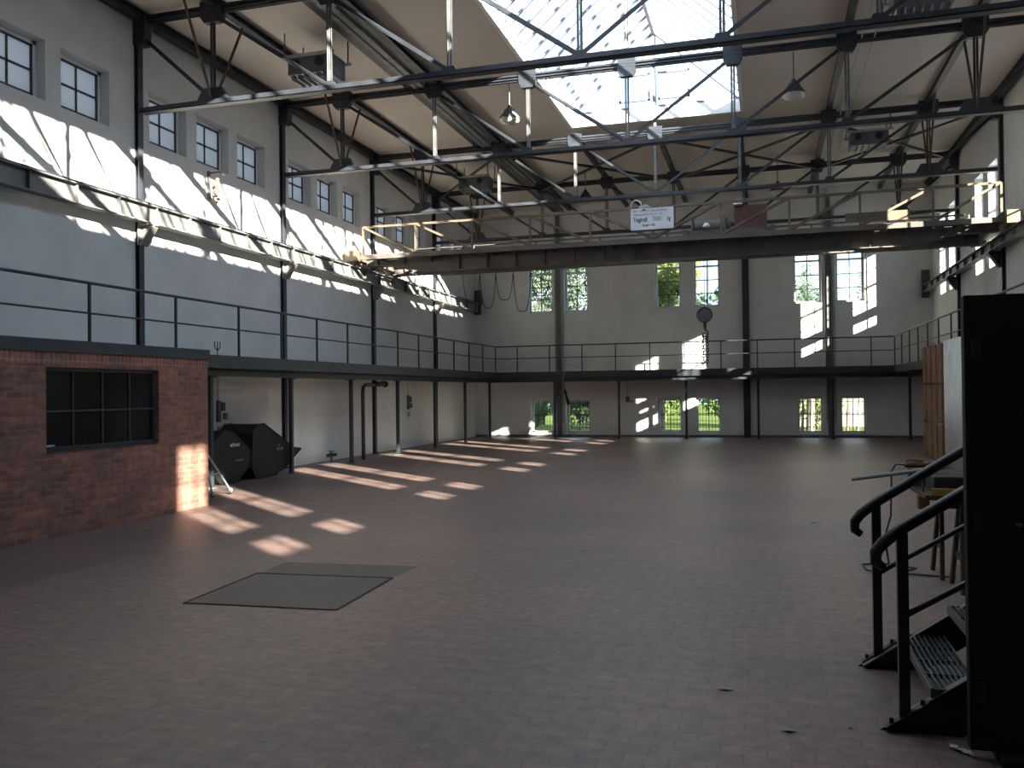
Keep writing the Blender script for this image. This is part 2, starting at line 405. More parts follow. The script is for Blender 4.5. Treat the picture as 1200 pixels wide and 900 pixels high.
for x in (SKX0, SKX1):
    g = MB(); y0, y1 = SKY0, SKY1
    nv = V((ZRG - zc1, 0, (XM - x))).normalized() * .006
    g.add([(x, y0, zc1 + .03), (x, y1, zc1 + .03), (XM, y1, ZRG + .03), (XM, y0, ZRG + .03)], [(0, 1, 2, 3)])
    g.build('glass_slope', 'skyglass', sk, fix=False)
    MB().box(x - .05, x + .05, SKY0, SKY1, zc1 - .02, zc1 + .05).build('eaves_rail', 'curb', sk)
for y, nm in ((SKY0, 'near'), (SKY1, 'far')):
    MB().add([(SKX0, y, zc1), (SKX1, y, zc1), (XM, y, ZRG)], [(0, 1, 2)]).build('glass_gable', 'skyglass', sk, fix=False)
    f = MB(); f.beam((SKX0, y, zc1 + .03), (SKX1, y, zc1 + .03), .05, .06); f.beam((SKX0, y, zc1), (XM, y, ZRG), .06, .08); f.beam((SKX1, y, zc1), (XM, y, ZRG), .06, .08)
    f.build('gable_frame', 'skybar', sk)
    for s in (-1, 1):
        v = MB(); a, b = (XM + s * .12, XM + s * 1.02); a, b = min(a, b), max(a, b)
        za, zb = zc1 + .22, zc1 + 1.02
        for bb in ((a, a + .05, za, zb), (b - .05, b, za, zb), (a, b, za, za + .05), (a, b, zb - .05, zb)): v.box(bb[0], bb[1], y - .04, y + .04, bb[2], bb[3])
        v.build('vent_frame', 'skybar', sk)
    v = MB()
    for x in (XM,): v.box(x - .03, x + .03, y - .03, y + .03, zc1, ZRG)
    v.build('gable_mullion', 'skybar', sk)

# ------------------------------------------------------------------ steelwork
# columns with a bracket that carries the crane runway
def column(x, y, side, label, bracket=True, bm='steel'):
    s = side                                         # +1: stands at the left wall, -1: at the right wall
    r = thing('steel_column', label, 'column', (x, y, 0), 'wall columns carrying the roof')
    b = MB(); b.box(x - .04, x + .04, y - .012, y + .012, .02, ZC1 + .05)
    for k in (-1, 1): b.box(x + k * .04 - .008, x + k * .04 + .008, y - .07, y + .07, .02, ZC1 + .05)
    b.build('shaft', 'steel', r)
    MB().box(x - .045 if s > 0 else x - .1, x + .1 if s > 0 else x + .045, y - .11, y + .11, 0, .025).build('base_plate', 'steel', r)
    MB().prism([(x - s * .04, 8.95), (x + s * .2, 8.95), (x + s * .22, 9.1), (x + s * .26, 9.52), (x - s * .04, 9.52)], 'Y', y - .11, y + .11).build('head_gusset', 'steel', r)
    if bracket:
        xo = x + s * .05; zt = .07 if s > 0 else .19
        b = MB(); b.prism([(xo, 4.86 + zt), (xo + s * .05, 4.86 + zt), (xo + s * .30, 5.22 + zt), (xo + s * .30, 5.28 + zt), (xo, 5.28 + zt)], 'Y', y - .015, y + .015)
        b.box(min(xo, xo + s * .30), max(xo, xo + s * .30), y - .13, y + .13, 5.26 + zt, 5.285 + zt)
        b.box(min(xo, xo + s * .02), max(xo, xo + s * .02), y - .13, y + .13, 4.86 + zt, 5.285 + zt)
        b.beam((xo + s * .05, y, 4.86 + zt), (xo + s * .30, y, 5.22 + zt), .22, .015, up=(s * -.9, 0, .43))
        b.build('runway_bracket', bm, r)
    return r
for i, y in enumerate(CY):
    column(XL + .05, y, 1, 'dark steel column against the left wall, %s from the far corner' % ORD[len(CY) - 1 - i], True, 'bracket')
for i, y in enumerate(CY):
    column(XR - .05, y, -1, 'dark steel column against the right wall, %s from the far corner' % ORD[len(CY) - 1 - i], True, 'steel')

def gusset(mb, x, y, z, w, h, up=True):
    if up: mb.prism([(x - w / 2, z + h * .45), (x + w / 2, z + h * .45), (x + w / 2, z - h * .25), (x + w * .32, z - h * .55), (x - w * .32, z - h * .55), (x - w / 2, z - h * .25)], 'Y', y - .075, y + .075)
    else: mb.prism([(x - w / 2, z - .04), (x + w / 2, z - .04), (x + w / 2, z), (x + w * .28, z + h * .7), (x - w * .28, z + h * .7), (x - w / 2, z)], 'Y', y - .05, y + .05)

def truss(y, label):
    r = thing('roof_truss', label, 'roof truss', (XM, y, ZC0), 'roof trusses across the hall')
    xa, xb = XL + .15, XR - .15
    b = MB(); b.beam((xa, y, ZC1), (xb, y, ZC1), .16, .02); b.beam((xa, y, ZC1 + .07), (xb, y, ZC1 + .07), .16, .02)
    b.beam((xa, y - .03, ZC1 + .035), (xb, y - .03, ZC1 + .035), .012, .17); b.beam((xa, y + .03, ZC1 + .035), (xb, y + .03, ZC1 + .035), .012, .17)
    b.build('top_chord', 'steel', r)
    b = MB()
    for k in (-1, 1): b.angle((xa, y + k * .045, ZC0), (xb, y + k * .045, ZC0), .10, .014, flip=k)
    b.build('bottom_chord', 'steelgrey' if False else 'steel', r)
    for i, x in enumerate(PX):
        top = ZC1
        if i == 3 and SKY0 < y < SKY1 + .3: top = ZRG - .05
        b = MB()
        for k in (-1, 1): b.angle((x + k * .027, y, ZC0), (x + k * .027, y, top), .042, .010, up=(0, 1, 0), flip=k)
        b.build('vertical_post', 'steelgrey' if 0 < i < 6 else 'steel', r)  # inner posts in lighter grey, standing for the sun on them
        g = MB(); gusset(g, x, y, ZC1, .5 if i in (0, 6) else .42, .42)
        g.build('upper_gusset', 'steel', r)
        g = MB(); e = i in (0, 6)
        gusset(g, x, y, ZC0, .75 if e else .34, .42 if e else .2, False); g.build('lower_gusset', 'steel', r)
    ups = [(xa + .1, 9.05)] + [(x, ZC1 - .05) for x in PX] + [(xb - .1, 9.05)]
    los = [None] + [(x, ZC0 + .06) for x in PX] + [None]
    for i in range(0, 4):
        a = ups[i]; c = los[i + 1]
        for A, C in ((a, c), ((2 * XM - a[0], a[1]), (2 * XM - c[0], c[1]))):
            b = MB(); b.angle((A[0], y + .02, A[1]), (C[0], y + .02, C[1]), .075, .012, up=(0, 1, 0)); b.build('diagonal_brace', 'steel', r)
    # knee braces running lengthwise from the outer lower nodes up to the purlins
    for x in (PX[0], PX[6]):
        for s in (-1, 1):
            MB().tube([(x, y + s * .06, ZC0 + .08), (x, y + s * 1.0, ZC1 + .06)], .028, 8).build('knee_brace', 'rust', r)
    return r
for i, y in enumerate(TY):
    truss(y, 'dark riveted steel roof truss spanning the hall, %s from the far end wall' % ORD[len(TY) - 1 - i])

# lengthwise members
def purlin(x, y0, y1, w, h, z, label, name='purlin'):
    b = MB(); b.ibeam((x, y0, z), (x, y1, z), w, h, .022)
    o = b.build(name, 'steel', loc=(x, y0, z)); tag(o, label, 'roof beam', 'lengthwise roof beams'); return o
ZP = ZC1 + .17
purlin(XL + .16, YF, YB, .16, .22, ZC1 + .08, 'dark eaves beam along the top of the left wall', 'eaves_beam')
purlin(XR - .16, YF, YB, .16, .22, ZC1 + .08, 'dark eaves beam along the top of the right wall', 'eaves_beam')
for x, w, lab in ((PX[0], .15, 'dark roof purlin nearest to the left eaves beam'), (-8.42, .2, 'dark roof purlin just left of the cable trays'), (PX[1], .2, 'dark roof purlin just right of the cable trays'),
               (PX[5], .15, 'dark roof purlin right of the skylight'), (PX[6], .15, 'dark roof purlin nearest to the right eaves beam')):
    purlin(x, YF, YB, w, .13, ZP, lab)
for x, lab in ((PX[2], 'short dark purlin beyond the skylight, left one'), (PX[3], 'short dark purlin beyond the skylight, middle one'), (PX[4], 'short dark purlin beyond the skylight, right one')):
    purlin(x, SKY1 + .1, YB, .15, .13, ZP, lab)

# wind bracing between the last two trusses
wb = [(XL + .3, PX[1]), (PX[1], PX[3]), (PX[3], PX[5]), (PX[5], XR - .3)]
for i, (a, b_) in enumerate(wb):
    r = thing('wind_brace', 'crossed dark steel rods below the ceiling near the far end, %s from the left' % ORD[i], 'brace', ((a + b_) / 2, 28.2, ZC1 - .1), 'crossed roof braces')
    MB().angle((a, TY[4] + .1, ZC1 - .1), (b_, TY[5] - .1, ZC1 - .1), .09, .012).build('diagonal_rod', 'steel', r)
    MB().angle((a, TY[5] - .1, ZC1 - .13), (b_, TY[4] + .1, ZC1 - .13), .09, .012).build('diagonal_rod', 'steel', r)

# cable trays
for i, (x, w) in enumerate(((-8.2, .12), (-8.03, .14))):
    b = MB(); b.box(x - w / 2, x + w / 2, YF, YB - .3, 9.47, 9.475); b.box(x - w / 2, x - w / 2 + .006, YF, YB - .3, 9.475, 9.53); b.box(x + w / 2 - .006, x + w / 2, YF, YB - .3, 9.475, 9.53)
    o = b.build('cable_tray', 'steelgrey', loc=(x, YF, 9.47)); tag(o, 'long grey metal cable tray under the left roof, %s one' % ('left' if i == 0 else 'right'), 'cable tray', 'cable trays')
for i, x in enumerate((2.12, 2.38)):
    o = MB().tube([(x, YF, 9.45), (x, YB - .3, 9.45)], .018, 8).build('conduit', 'galv', loc=(x, YF, 9.45)); tag(o, 'thin light conduit running lengthwise under the right roof, %s one' % ('left' if i == 0 else 'right'), 'conduit', 'roof conduits')

# crane runways
def runway(x, s, label, zb=5.36):
    r = thing('crane_runway', label, 'crane rail', (x, YF, 5.29))
    MB().ibeam((x, YF, (zb + 5.735) / 2), (x, YB - .03, (zb + 5.735) / 2), .20, 5.735 - zb, .022).build('runway_beam', 'beam', r)
    MB().box(x - .03, x + .03, YF, YB - .5, 5.735, 5.79).build('rail_head', 'steel', r)
    for k in range(40):
        y = YF + .6 + k * 1.06
        if y < YB - .5: MB().box(x - .09, x + .09, y - .006, y + .006, zb + .02, 5.715).build('web_stiffener', 'beam', r)
    b = MB(); b.box(x - .14, x + .14, YB - .42, YB - .30, 5.26, 6.3); b.box(x - .1, x + .1, YB - .30, YB - .02, 5.735, 6.07); b.build('end_buffer', 'steel', r)
    return r
runway(-11.79, 1, 'long grey crane runway beam along the left wall')
runway(5.85, -1, 'long grey crane runway beam along the right wall', 5.48)

# ------------------------------------------------------------------ overhead crane
cr = thing('overhead_crane', 'old tan overhead travelling crane spanning the hall, shade painted into its darker parts', 'crane', (XM, 25.3, 5.72))
YN, YG1, YG2, YFN = 23.62, 24.25, 26.35, 27.0
XA, XB = -11.79, 5.85
for x in (XA, XB):
    b = MB(); b.box(x - .16, x + .16, 23.5, 27.15, 5.92, 6.19); b.box(x - .17, x + .24 if x < 0 else x + .17, 23.42, 23.62, 5.86, 6.17); b.box(x - .17, x + .17, 27.1, 27.25, 5.86, 6.17)
    b.build('end_truck', 'crane', cr)
    for y in (24.0, 26.6):
        b = MB(); b.cyl((x, y, 5.941), (1, 0, 0), .15, .12, 20); b.build('wheel', 'craneshade', cr)
def fish(y, name, zl0=5.46):
    """plate girder whose lower edge rises at both ends, with flanges, stiffeners and rivets"""
    top = 6.06; xs = [XA + .16, XA + 1.0, XA + 2.3, XB - 2.3, XB - 1.0, XB - .16]; lo = [5.80, 5.78, zl0, zl0, 5.78, 5.80]
    poly = [(x, z) for x, z in zip(xs, lo)] + [(XB - .16, top), (XA + .16, top)]
    b = MB(); b.prism(poly, 'Y', y - .012, y + .012)
    b.box(xs[0], xs[-1], y - .16, y + .16, top, top + .025)
    for i in range(5): b.beam((xs[i], y, lo[i]), (xs[i + 1], y, lo[i + 1]), .3, .025)
    k = xs[0] + .4
    while k < xs[-1] - .2:
        zl = zl0 + .03 if xs[2] < k < xs[3] else 5.83
        b.box(k - .008, k + .008, y - .09, y + .09, zl, top); 
        k += .87
    rv = b; k = xs[0] + .3
    while k < xs[-1] - .3:
        if (k * 10) % 8.7 > 1.2:
            rv.box(k - .014, k + .014, y - .022, y - .012, top - .07, top - .045); rv.box(k - .014, k + .014, y - .022, y - .012, 5.86, 5.885)
        k += .16
    b.build(name, 'craneshade', cr)
fish(YG1, 'main_girder', 5.54); fish(YG2, 'main_girder', 5.77)
NX = [-11.44, -9.76, -8.01, -6.28, -4.56, -2.84, -1.03, .69, 2.4, 4.1, 5.62]
def walk_truss(y, zt, zb, nx, name):
    r_ = MB(); r_.angle((nx[0], y, zt), (nx[-1], y, zt), .075, .012); o = r_.build(name, 'crane', cr)
    MB().beam((nx[0] - .1, y, zb), (nx[-1] + .1, y, zb), .05, .13).build('lower_chord', 'craneshade', o)
    for x in nx: MB().angle((x, y, zb), (x, y, zt), .055, .010).build('rail_post', 'crane', o)
    m = len(nx) // 2
    for i in range(len(nx) - 1):
        a, b_ = nx[i], nx[i + 1]
        if i < m: p, q = (a, y, zt), (b_, y, zb + .05)
        else: p, q = (a, y, zb + .05), (b_, y, zt)
        MB().angle(p, q, .07, .010, up=(0, 1, 0)).build('rail_brace', 'crane', o)
walk_truss(YN, 6.88, 5.98, NX, 'side_truss')
# far side: lower railing
nf = [-11.2 + 2.1 * k for k in range(9)]
far = MB(); far.beam((-11.3, YFN, 6.75), (5.5, YFN, 6.75), .05, .05)
far = far.build('far_railing', 'craneshade', cr)
for x in nf: MB().beam((x, YFN, 6.06), (x, YFN, 6.75), .045, .045, up=(0, 1, 0)).build('rail_post', 'craneshade', far)
MB().beam((-11.3, YFN, 6.4), (5.5, YFN, 6.4), .03, .03).build('mid_rail', 'craneshade', far)
MB().beam((-11.3, YFN, 6.0), (5.5, YFN, 6.0), .05, .14).build('lower_chord', 'craneshade', far)
def planks(x0, x1, y0, y1, z, nm):
    b = MB(); n_ = 3; w = (y1 - y0) / n_
    for k in range(n_):
        x = x0
        while x < x1:
            L = random.uniform(2.2, 3.6); e = min(x + L, x1)
            b.box(x + .01, e - .01, y0 + k * w + .01, y0 + (k + 1) * w - .01, z + random.uniform(-.004, .004), z + .035)
            x = e
    b.build(nm, 'plank', cr)
planks(-11.2, 5.3, YN + .05, YG1 - .17, 6.03, 'near_walkway'); planks(-11.2, 5.3, YG2 + .17, YFN - .05, 6.03, 'far_walkway')
b = MB()
x = -11.0
while x < 5.4:
    b.beam((x, YN, 5.95), (x, YFN, 5.95), .06, .08); x += 1.75
b.build('cross_members', 'craneshade', cr)
b = MB(); b.box(-7.1, -5.95, 26.0, 26.3, 6.12, 6.24); b.build('junction_box', 'plank', cr)
MB().box(-10.6, -6.1, 26.75, 26.95, 6.34, 6.41).build('cable_duct', 'plank', cr)
MB().box(-9.9, -6.4, 26.5, 26.7, 6.50, 6.55).build('cable_duct', 'plank', cr)
MB().box(-9.9, -8.4, 26.2, 26.45, 6.28, 6.33).build('cable_duct', 'plank', cr)
b = MB(); b.box(-9.85, -9.35, 25.4, 25.9, 6.1, 6.36); b.lathe((-9.1, 25.7, 6.1), [(0, .34), (.12, .33), (.17, .22), (.17, 0)], 14); b.box(-10.4, -10.0, 25.2, 25.5, 6.1, 6.3); b.build('drive_motor', 'craneshade', cr)
MB().tube([(XA + .2, 25.2, 6.22), (XB - .2, 25.2, 6.22)], .035, 10).build('drive_shaft', 'craneshade', cr)
b = MB()                                              # riveted splice plates near the right end
b.box(2.05, 3.55, YN - .03, YN - .018, 6.12, 6.36); 
for k in range(10):
    for j in range(2): b.box(2.62 + k * .085, 2.64 + k * .085, YN - .034, YN - .03, 6.18 + j * .1, 6.2 + j * .1)
b.build('splice_plate', 'crane', cr)
# trolley with its hoist
ty = 25.3
tr = MB(); tr.box(-2.1, -1.95, YG1 - .1, YG2 + .1, 6.14, 6.30); tr.box(.2, .35, YG1 - .1, YG2 + .1, 6.14, 6.30); tr.box(-2.1, .35, YG1 + .1, YG1 + .22, 6.14, 6.30); tr.box(-2.1, .35, YG2 - .22, YG2 - .1, 6.14, 6.30)
trolley = tr.build('trolley', 'craneshade', cr)
MB().cyl((-1.35, ty, 6.55), (1, 0, 0), .24, 1.0, 24).build('hoist_drum', 'craneshade', trolley)
MB().cyl((-.15, ty + .5, 6.45), (1, 0, 0), .17, .5, 18).build('hoist_motor', 'craneshade', trolley)
MB().box(-.72, .14, 24.55, 25.0, 6.32, 6.95).build('control_cabinet', 'redbox', trolley)
b = MB()
for x in (-1.9, -1.0): b.box(x - .03, x + .03, ty - .3, ty + .3, 6.3, 6.8)
b.build('drum_bearing', 'craneshade', trolley)
MB().lathe((-.62, 24.5, 6.98), [(0, .08), (.06, .08), (.11, .03), (.12, 0), (.12, -.02)], 16).build('signal_lamp', 'signwhite', trolley)
MB().lathe((-1.45, 24.2, 6.36), [(0, .1), (.05, .1), (.1, .03), (.1, 0)], 14).build('signal_lamp', 'signwhite', trolley)

# hook block
hx, hy = -1.58, 25.0
hk = thing('hook_block', 'dark round sheave with a hanging hook and chain below the crane', 'crane hook', (hx, hy, 4.1))
MB().cyl((hx, hy, 4.02), (.15, -1, 0), .205, .12, 32).build('sheave', 'steelgrey', hk)
b = MB(); b.tube([(hx - .205 * math.cos(a), hy - .07 , 4.02 + .205 * math.sin(a)) for a in [2 * PI * k / 32 for k in range(33)]], .018, 6, False); b.build('sheave_rim', 'steel', hk)
b = MB(); b.tube([(hx, hy - .04, 4.1), (hx, hy - .04, 6.2)], .009, 6); b.tube([(hx + .1, hy + .02, 4.1), (hx + .1, hy + .02, 6.2)], .009, 6); b.build('wire_rope', 'steelgrey', hk)
MB().tube([(hx, hy, 3.82), (hx, hy, 3.62)], [.05, .035], 10).build('swivel', 'rust', hk)
def link_ring(c, r, rt, th, rot=0):
    m_ = MB(); pts = []
    for k in range(17):
        a = 2 * PI * k / 16; dx = r * math.cos(a); dz = r * 1.5 * math.sin(a)
        pts.append((c[0] + dx * math.cos(rot), c[1] + dx * math.sin(rot), c[2] + dz))
    m_.tube(pts, th, 7, False); return m_
b = MB(); pts = [(hx, hy, 3.62)] + [(hx + .085 * math.sin(a), hy, 3.5 + .085 * math.cos(a)) for a in [.2 + k * 4.3 / 12 for k in range(13)]]
b.tube(pts, .022, 8); b.build('hook', 'rust', hk)
z = 3.36; k = 0
while z > 2.62:
    for s in (-1, 1):
        link_ring((hx + s * .055 + .008 * math.sin(z * 9), hy, z), .038, 0, .014, (k % 2) * PI / 2).build('chain_link', 'rust', hk)
    z -= .082; k += 1
link_ring((hx, hy, 3.42), .06, 0, .018).build('chain_ring', 'rust', hk)

# load sign
def text(body, size, x, y, z, parent, mat, align='LEFT', rot=(PI / 2, 0, 0), ext=.002, xs=1.0, bold=.022):
    cu = bpy.data.curves.new('lettering', 'FONT'); cu.body = body; cu.size = size; cu.align_x = align; cu.extrude = ext; cu.offset = size * bold
    o = bpy.data.objects.new('tmp', cu); COL.objects.link(o)
    dg = bpy.context.evaluated_depsgraph_get(); me = bpy.data.meshes.new_from_object(o.evaluated_get(dg)); bpy.data.objects.remove(o)
    mt = Matrix.Translation(V((x, y, z)) - V(parent['_o'])) @ Matrix.Rotation(rot[2], 4, 'Z') @ Matrix.Rotation(rot[0], 4, 'X') @ Matrix.Diagonal((xs, 1, 1, 1))
    me.transform(mt); me.materials.clear(); me.materials.append(M[mat])
    q = bpy.data.objects.new('lettering', me); COL.objects.link(q); q.parent = parent; q['_o'] = parent['_o']; return q
ys = 23.52; sx0, sx1, sz0, sz1 = -3.42, -2.27, 6.26, 6.84
sg = thing('load_sign', 'white enamel load plate with dark lettering fixed to the crane railing', 'sign', (sx0, ys, sz0))
MB().box(sx0, sx1, ys, ys + .02, sz0, sz1).build('plate', 'signwhite', sg)
text('FRITZ VOSS K.G. NEU-ISENBURG', .084, sx0 + .045, ys - .002, sz1 - .10, sg, 'inkgrey', xs=.78)
text('Maschinenfabrik  Fabr.-Nr. 142', .075, sx0 + .09, ys - .002, sz1 - .19, sg, 'inkgrey', xs=.80)
text('Tragkraft', .17, sx0 + .07, ys - .002, sz1 - .36, sg, 'ink', xs=.60)
text('7000', .17, sx0 + .58, ys - .002, sz1 - .36, sg, 'inkgrey', xs=.72)
text('kg', .16, sx0 + .98, ys - .002, sz1 - .36, sg, 'ink', xs=.62)
text('Baujahr 1921', .10, sx0 + .32, ys - .002, sz1 - .49, sg, 'ink', xs=.66)
gl = thing('gooseneck_lamp', 'small grey bell lamp with curved white arm above the load sign', 'lamp', (-3.2, 23.75, 6.9))
b = MB(); b.tube([(-3.44, 23.75, 6.82)] + [(-3.30 - .14 * math.cos(a), 23.75, 6.98 + .14 * math.sin(a)) for a in [PI * k / 10 for k in range(11)]], .014, 8); b.build('lamp_arm', 'white', gl)
MB().lathe((-3.06, 23.75, 6.80), [(0, .18), (.1, .175), (.2, .1), (.24, 0), (.235, -.02)], 20).build('lamp_shade', 'lamp', gl)

# festoon cables
fx = [-9.6, -9.0, -8.45, -7.85, -7.25, -6.6]
fs = thing('festoon_cable', 'dark cable hanging in loops under the left half of the crane', 'cable', (-9.6, 27.3, 5.9))
MB().tube([(-11.2, 27.3, 5.86), (-5.6, 27.3, 5.86)], .012, 6).build('carrier_wire', 'steelgrey', fs)
for k in range(5):
    a, b_ = fx[k], fx[k + 1]; dep = [.95, 1.15, .9, 1.3, .8][k]; m_ = MB()
    m_.tube([(a + (b_ - a) * t_ / 16, 27.3, 5.84 - dep * (1 - (2 * t_ / 16 - 1) ** 4)) for t_ in range(17)], .013, 6); m_.build('cable_loop', 'rubber', fs)
cp = thing('pull_cord', 'thin pale cord with a dark pendant control hanging in front of the end wall', 'cord', (-7.55, 33.9, 1.2))
MB().tube([(-7.80, 33.9, 8.9), (-7.78, 33.9, 5), (-7.76, 33.9, 3.2), (-7.66, 33.9, 2.75), (-7.74, 33.9, 2.3), (-7.64, 33.9, 1.9)], .013, 6).build('cord', 'pvc', cp)
MB().tube([(-7.66, 33.9, 1.98), (-7.60, 33.9, 1.75), (-7.50, 33.9, 1.38)], [.05, .045, .07], 8).build('pendant_control', 'rubber', cp)

# ------------------------------------------------------------------ roof heaters and lamps
def heater(x, y, s, label):
    r = thing('unit_heater', label, 'heater', (x, y, 8.75), 'heaters hung under the roof')
    MB().box(x - .5, x + .5, y - .35, y + .35, 8.78, 9.2).build('casing', 'heater', r)
    b = MB()
    for k in range(7): b.beam((x - .45 + k * .15, y - .3, 8.74), (x - .45 + k * .15, y + .3, 8.74), .015, .09)
    b.build('louvres', 'galv', r)
    MB().box(x - .62, x + .62, y - .42, y - .37, 9.13, 9.19).build('carrier_bar', 'galv', r); MB().box(x - .62, x + .62, y + .37, y + .42, 9.13, 9.19).build('carrier_bar', 'galv', r)
    for dx in (-.55, .55):
        for dy in (-.395, .395): MB().tube([(x + dx, y + dy, 9.19), (x + dx, y + dy, ZCEIL + .05)], .018, 6).build('hanger_rod', 'steelgrey', r)
    for dx in (-.3, .25):
        b = MB(); b.cyl((x + dx, y - .365, 9.0), (0, 1, 0), .1, .04, 14); b.build('fan_port', 'rubber', r)
    return r
heater(-9.25, 16.9, 1, 'dark grey box heater hung from the roof near the left wall, nearest one')
heater(-9.3, 27.9, 1, 'dark grey box heater hung from the left roof above the crane')
heater(2.85, 17.3, -1, 'dark grey box heater hung under the right roof, nearest one')
heater(2.95, 26.6, -1, 'dark grey box heater hung from the right roof above the crane')
def lamp(x, y, z, label):
    r = thing('pendant_lamp', label, 'lamp', (x, y, z), 'bell shaped hall lamps')
    MB().lathe((x, y, z), [(0, .36), (.05, .36), (.07, .28), (.13, .25), (.17, .16), (.26, .05), (.28, 0), (.27, 0)], 24).build('lamp_shade', 'lamp', r)
    MB().lathe((x, y, z - .01), [(.262, .01), (.24, -.05), (.14, -.10), (0, -.12)], 24).build('lens', 'lampglass', r)
    MB().tube([(x, y, z + .36), (x, y, 9.83)], .014, 6).build('hanger', 'steelgrey', r)
    return r
lamp(-6.07, 20.95, 8.78, 'bell shaped lamp hanging left of the skylight, nearer of two')
lamp(.76, 21.26, 8.78, 'bell shaped lamp hanging right of the skylight, nearer of two')
lamp(-6.01, 30.33, 8.72, 'bell shaped lamp hanging above the crane on the left, farther of two')
lamp(.54, 31.25, 8.72, 'bell shaped lamp hanging above the crane on the right, farther of two')

# ------------------------------------------------------------------ gallery
XG, XGR, YGB = -10.65, 4.62, 34.32
def deck(name, label, box, fascia, ub):
    r = thing(name, label, 'gallery', (box[0], box[2], DZ0))
    MB().box(box[0], box[1], box[2], box[3], DZ1 - .06, DZ1).build('deck_slab', 'steel', r)
    for f in fascia: MB().box(*f, DZ0, DZ1 + .01).build('edge_beam', 'steel', r)
    for u in ub: MB().box(*u, DZ0 - .16, DZ0 + .02).build('support_beam', 'steel', r)
    b = MB(); x0, x1, y0, y1 = box
    if y1 - y0 > x1 - x0:
        y = y0 + .4
        while y < y1: b.box(x0, x1, y - .03, y + .03, DZ0 + .02, DZ1 - .06); y += .8
    else:
        x = x0 + .4
        while x < x1: b.box(x - .03, x + .03, y0, y1, DZ0 + .02, DZ1 - .06); x += .8
    b.build('joists', 'steel', r)
    return r
deck('gallery_walkway', 'dark steel gallery walkway along the left wall', (XL + .15, XG, YF + .01, YGB - .01), [(XG - .02, XG + .03, YF + .01, YGB - .04)], [(-11.03, -10.91, 13.1, YGB - .04)])
deck('gallery_walkway', 'dark steel gallery walkway across the end wall', (XL + .15, XR - .15, YGB, YB - .17), [(XG, XGR, YGB - .03, YGB + .02)], [(-11.03, 5.17, 34.43, 34.55)])
deck('gallery_walkway', 'dark steel gallery walkway along the right wall', (XGR, XR - .15, 8.5, YGB - .04), [(XGR - .03, XGR + .02, 8.5, YGB - .04)], [(5.05, 5.17, 8.5, YGB - .04)])

deck('gallery_walkway', 'unseen dark deck added above the viewer to shade the foreground', (-9.0, 4.5, YF + .01, .85), [(-9.0, 4.5, .83, .88)], [])  # unseen deck over the camera, added to keep skylight off the near floor
def post_at(x, y, label):
    r = thing('support_post', label, 'post', (x, y, 0), 'posts under the gallery')
    MB().box(x - .045, x + .045, y - .045, y + .045, .012, DZ0 - .17).build('post_shaft', 'steel', r)
    MB().box(x - .09, x + .09, y - .09, y + .09, 0, .015).build('base_plate', 'steelgrey', r)
    MB().box(x - .1, x + .1, y - .1, y + .1, DZ0 - .185, DZ0 - .165).build('head_plate', 'steel', r)
for k in range(6): post_at(-10.97, 34.49 - 3.175 * (k + 1), 'square dark post under the left gallery, %s from the far corner' % ORD[k])
for k, x in enumerate((-11.0, -8.21, -5.57, -2.93, -.22, 2.45, 5.11)): post_at(x, 34.49, 'square dark post under the far gallery, %s from the left' % ORD[k])
for k in range(7): post_at(5.11, 34.49 - 3.175 * (k + 1), 'square dark post under the right gallery, %s from the far corner' % ORD[k])

def railing(label, p, q, posts):
    r = thing('gallery_railing', label, 'railing', (p[0], p[1], DZ1))
    MB().tube([(p[0], p[1], 3.79), (q[0], q[1], 3.79)], .026, 8).build('top_rail', 'steel', r)
    MB().tube([(p[0], p[1], 3.29), (q[0], q[1], 3.29)], .017, 8).build('mid_rail', 'steel', r)
    for x, y in posts: MB().box(x - .02, x + .02, y - .02, y + .02, DZ1 + .01, 3.78).build('railing_post', 'steel', r)
XH, XHR, YH = -10.68, 4.6, 34.34
ly = [34.3 - 1.657 * k for k in range(1, 11)]
railing('dark tube railing along the left gallery', (XH, 1.0), (XH, YH), [(XH, y) for y in ly + [16.04, 13.99, 11.8, 9.6, 7.5, 5.4, 3.3]])
railing('dark tube railing along the far gallery', (XH, YH), (XHR, YH), [(XH, YH)] + [(x, YH) for x in (-9.74, -8.38, -7.03, -5.67, -4.31, -2.97, -1.58, -.23, 1.12, 2.47, 3.80)] + [(XHR, YH)])
railing('dark tube railing along the right gallery', (XHR, YH), (XHR, 9.0), [(XHR, 34.3 - 1.657 * k) for k in range(1, 16)])

# steel stanchions and conduits on the end wall
def stanchion(x, label, w=.24, mt='steel'):
    r = thing('wall_stanchion', label, 'column', (x, 35.6, 0), 'stanchions on the end wall')
    b = MB(); b.ibeam((x, 35.72, 0), (x, 35.72, ZC1), w, .14, .015, up=(0, 1, 0)); b.build('shaft', mt, r)
    return r
stanchion(-.66, 'broad dark steel stanchion in the middle of the end wall', .26)
for x, lab in ((-8.31, 'left'), (2.46, 'right')):
    r = stanchion(x, 'slim grey steel stanchion with conduits on the end wall, %s one' % lab, .16, 'steelgrey')
    for dx, rad in ((-.14, .03), (.13, .03), (.20, .025)): MB().tube([(x + dx, 35.75, .6), (x + dx, 35.75, 8.9)], rad, 8).build('conduit', 'galv', r)

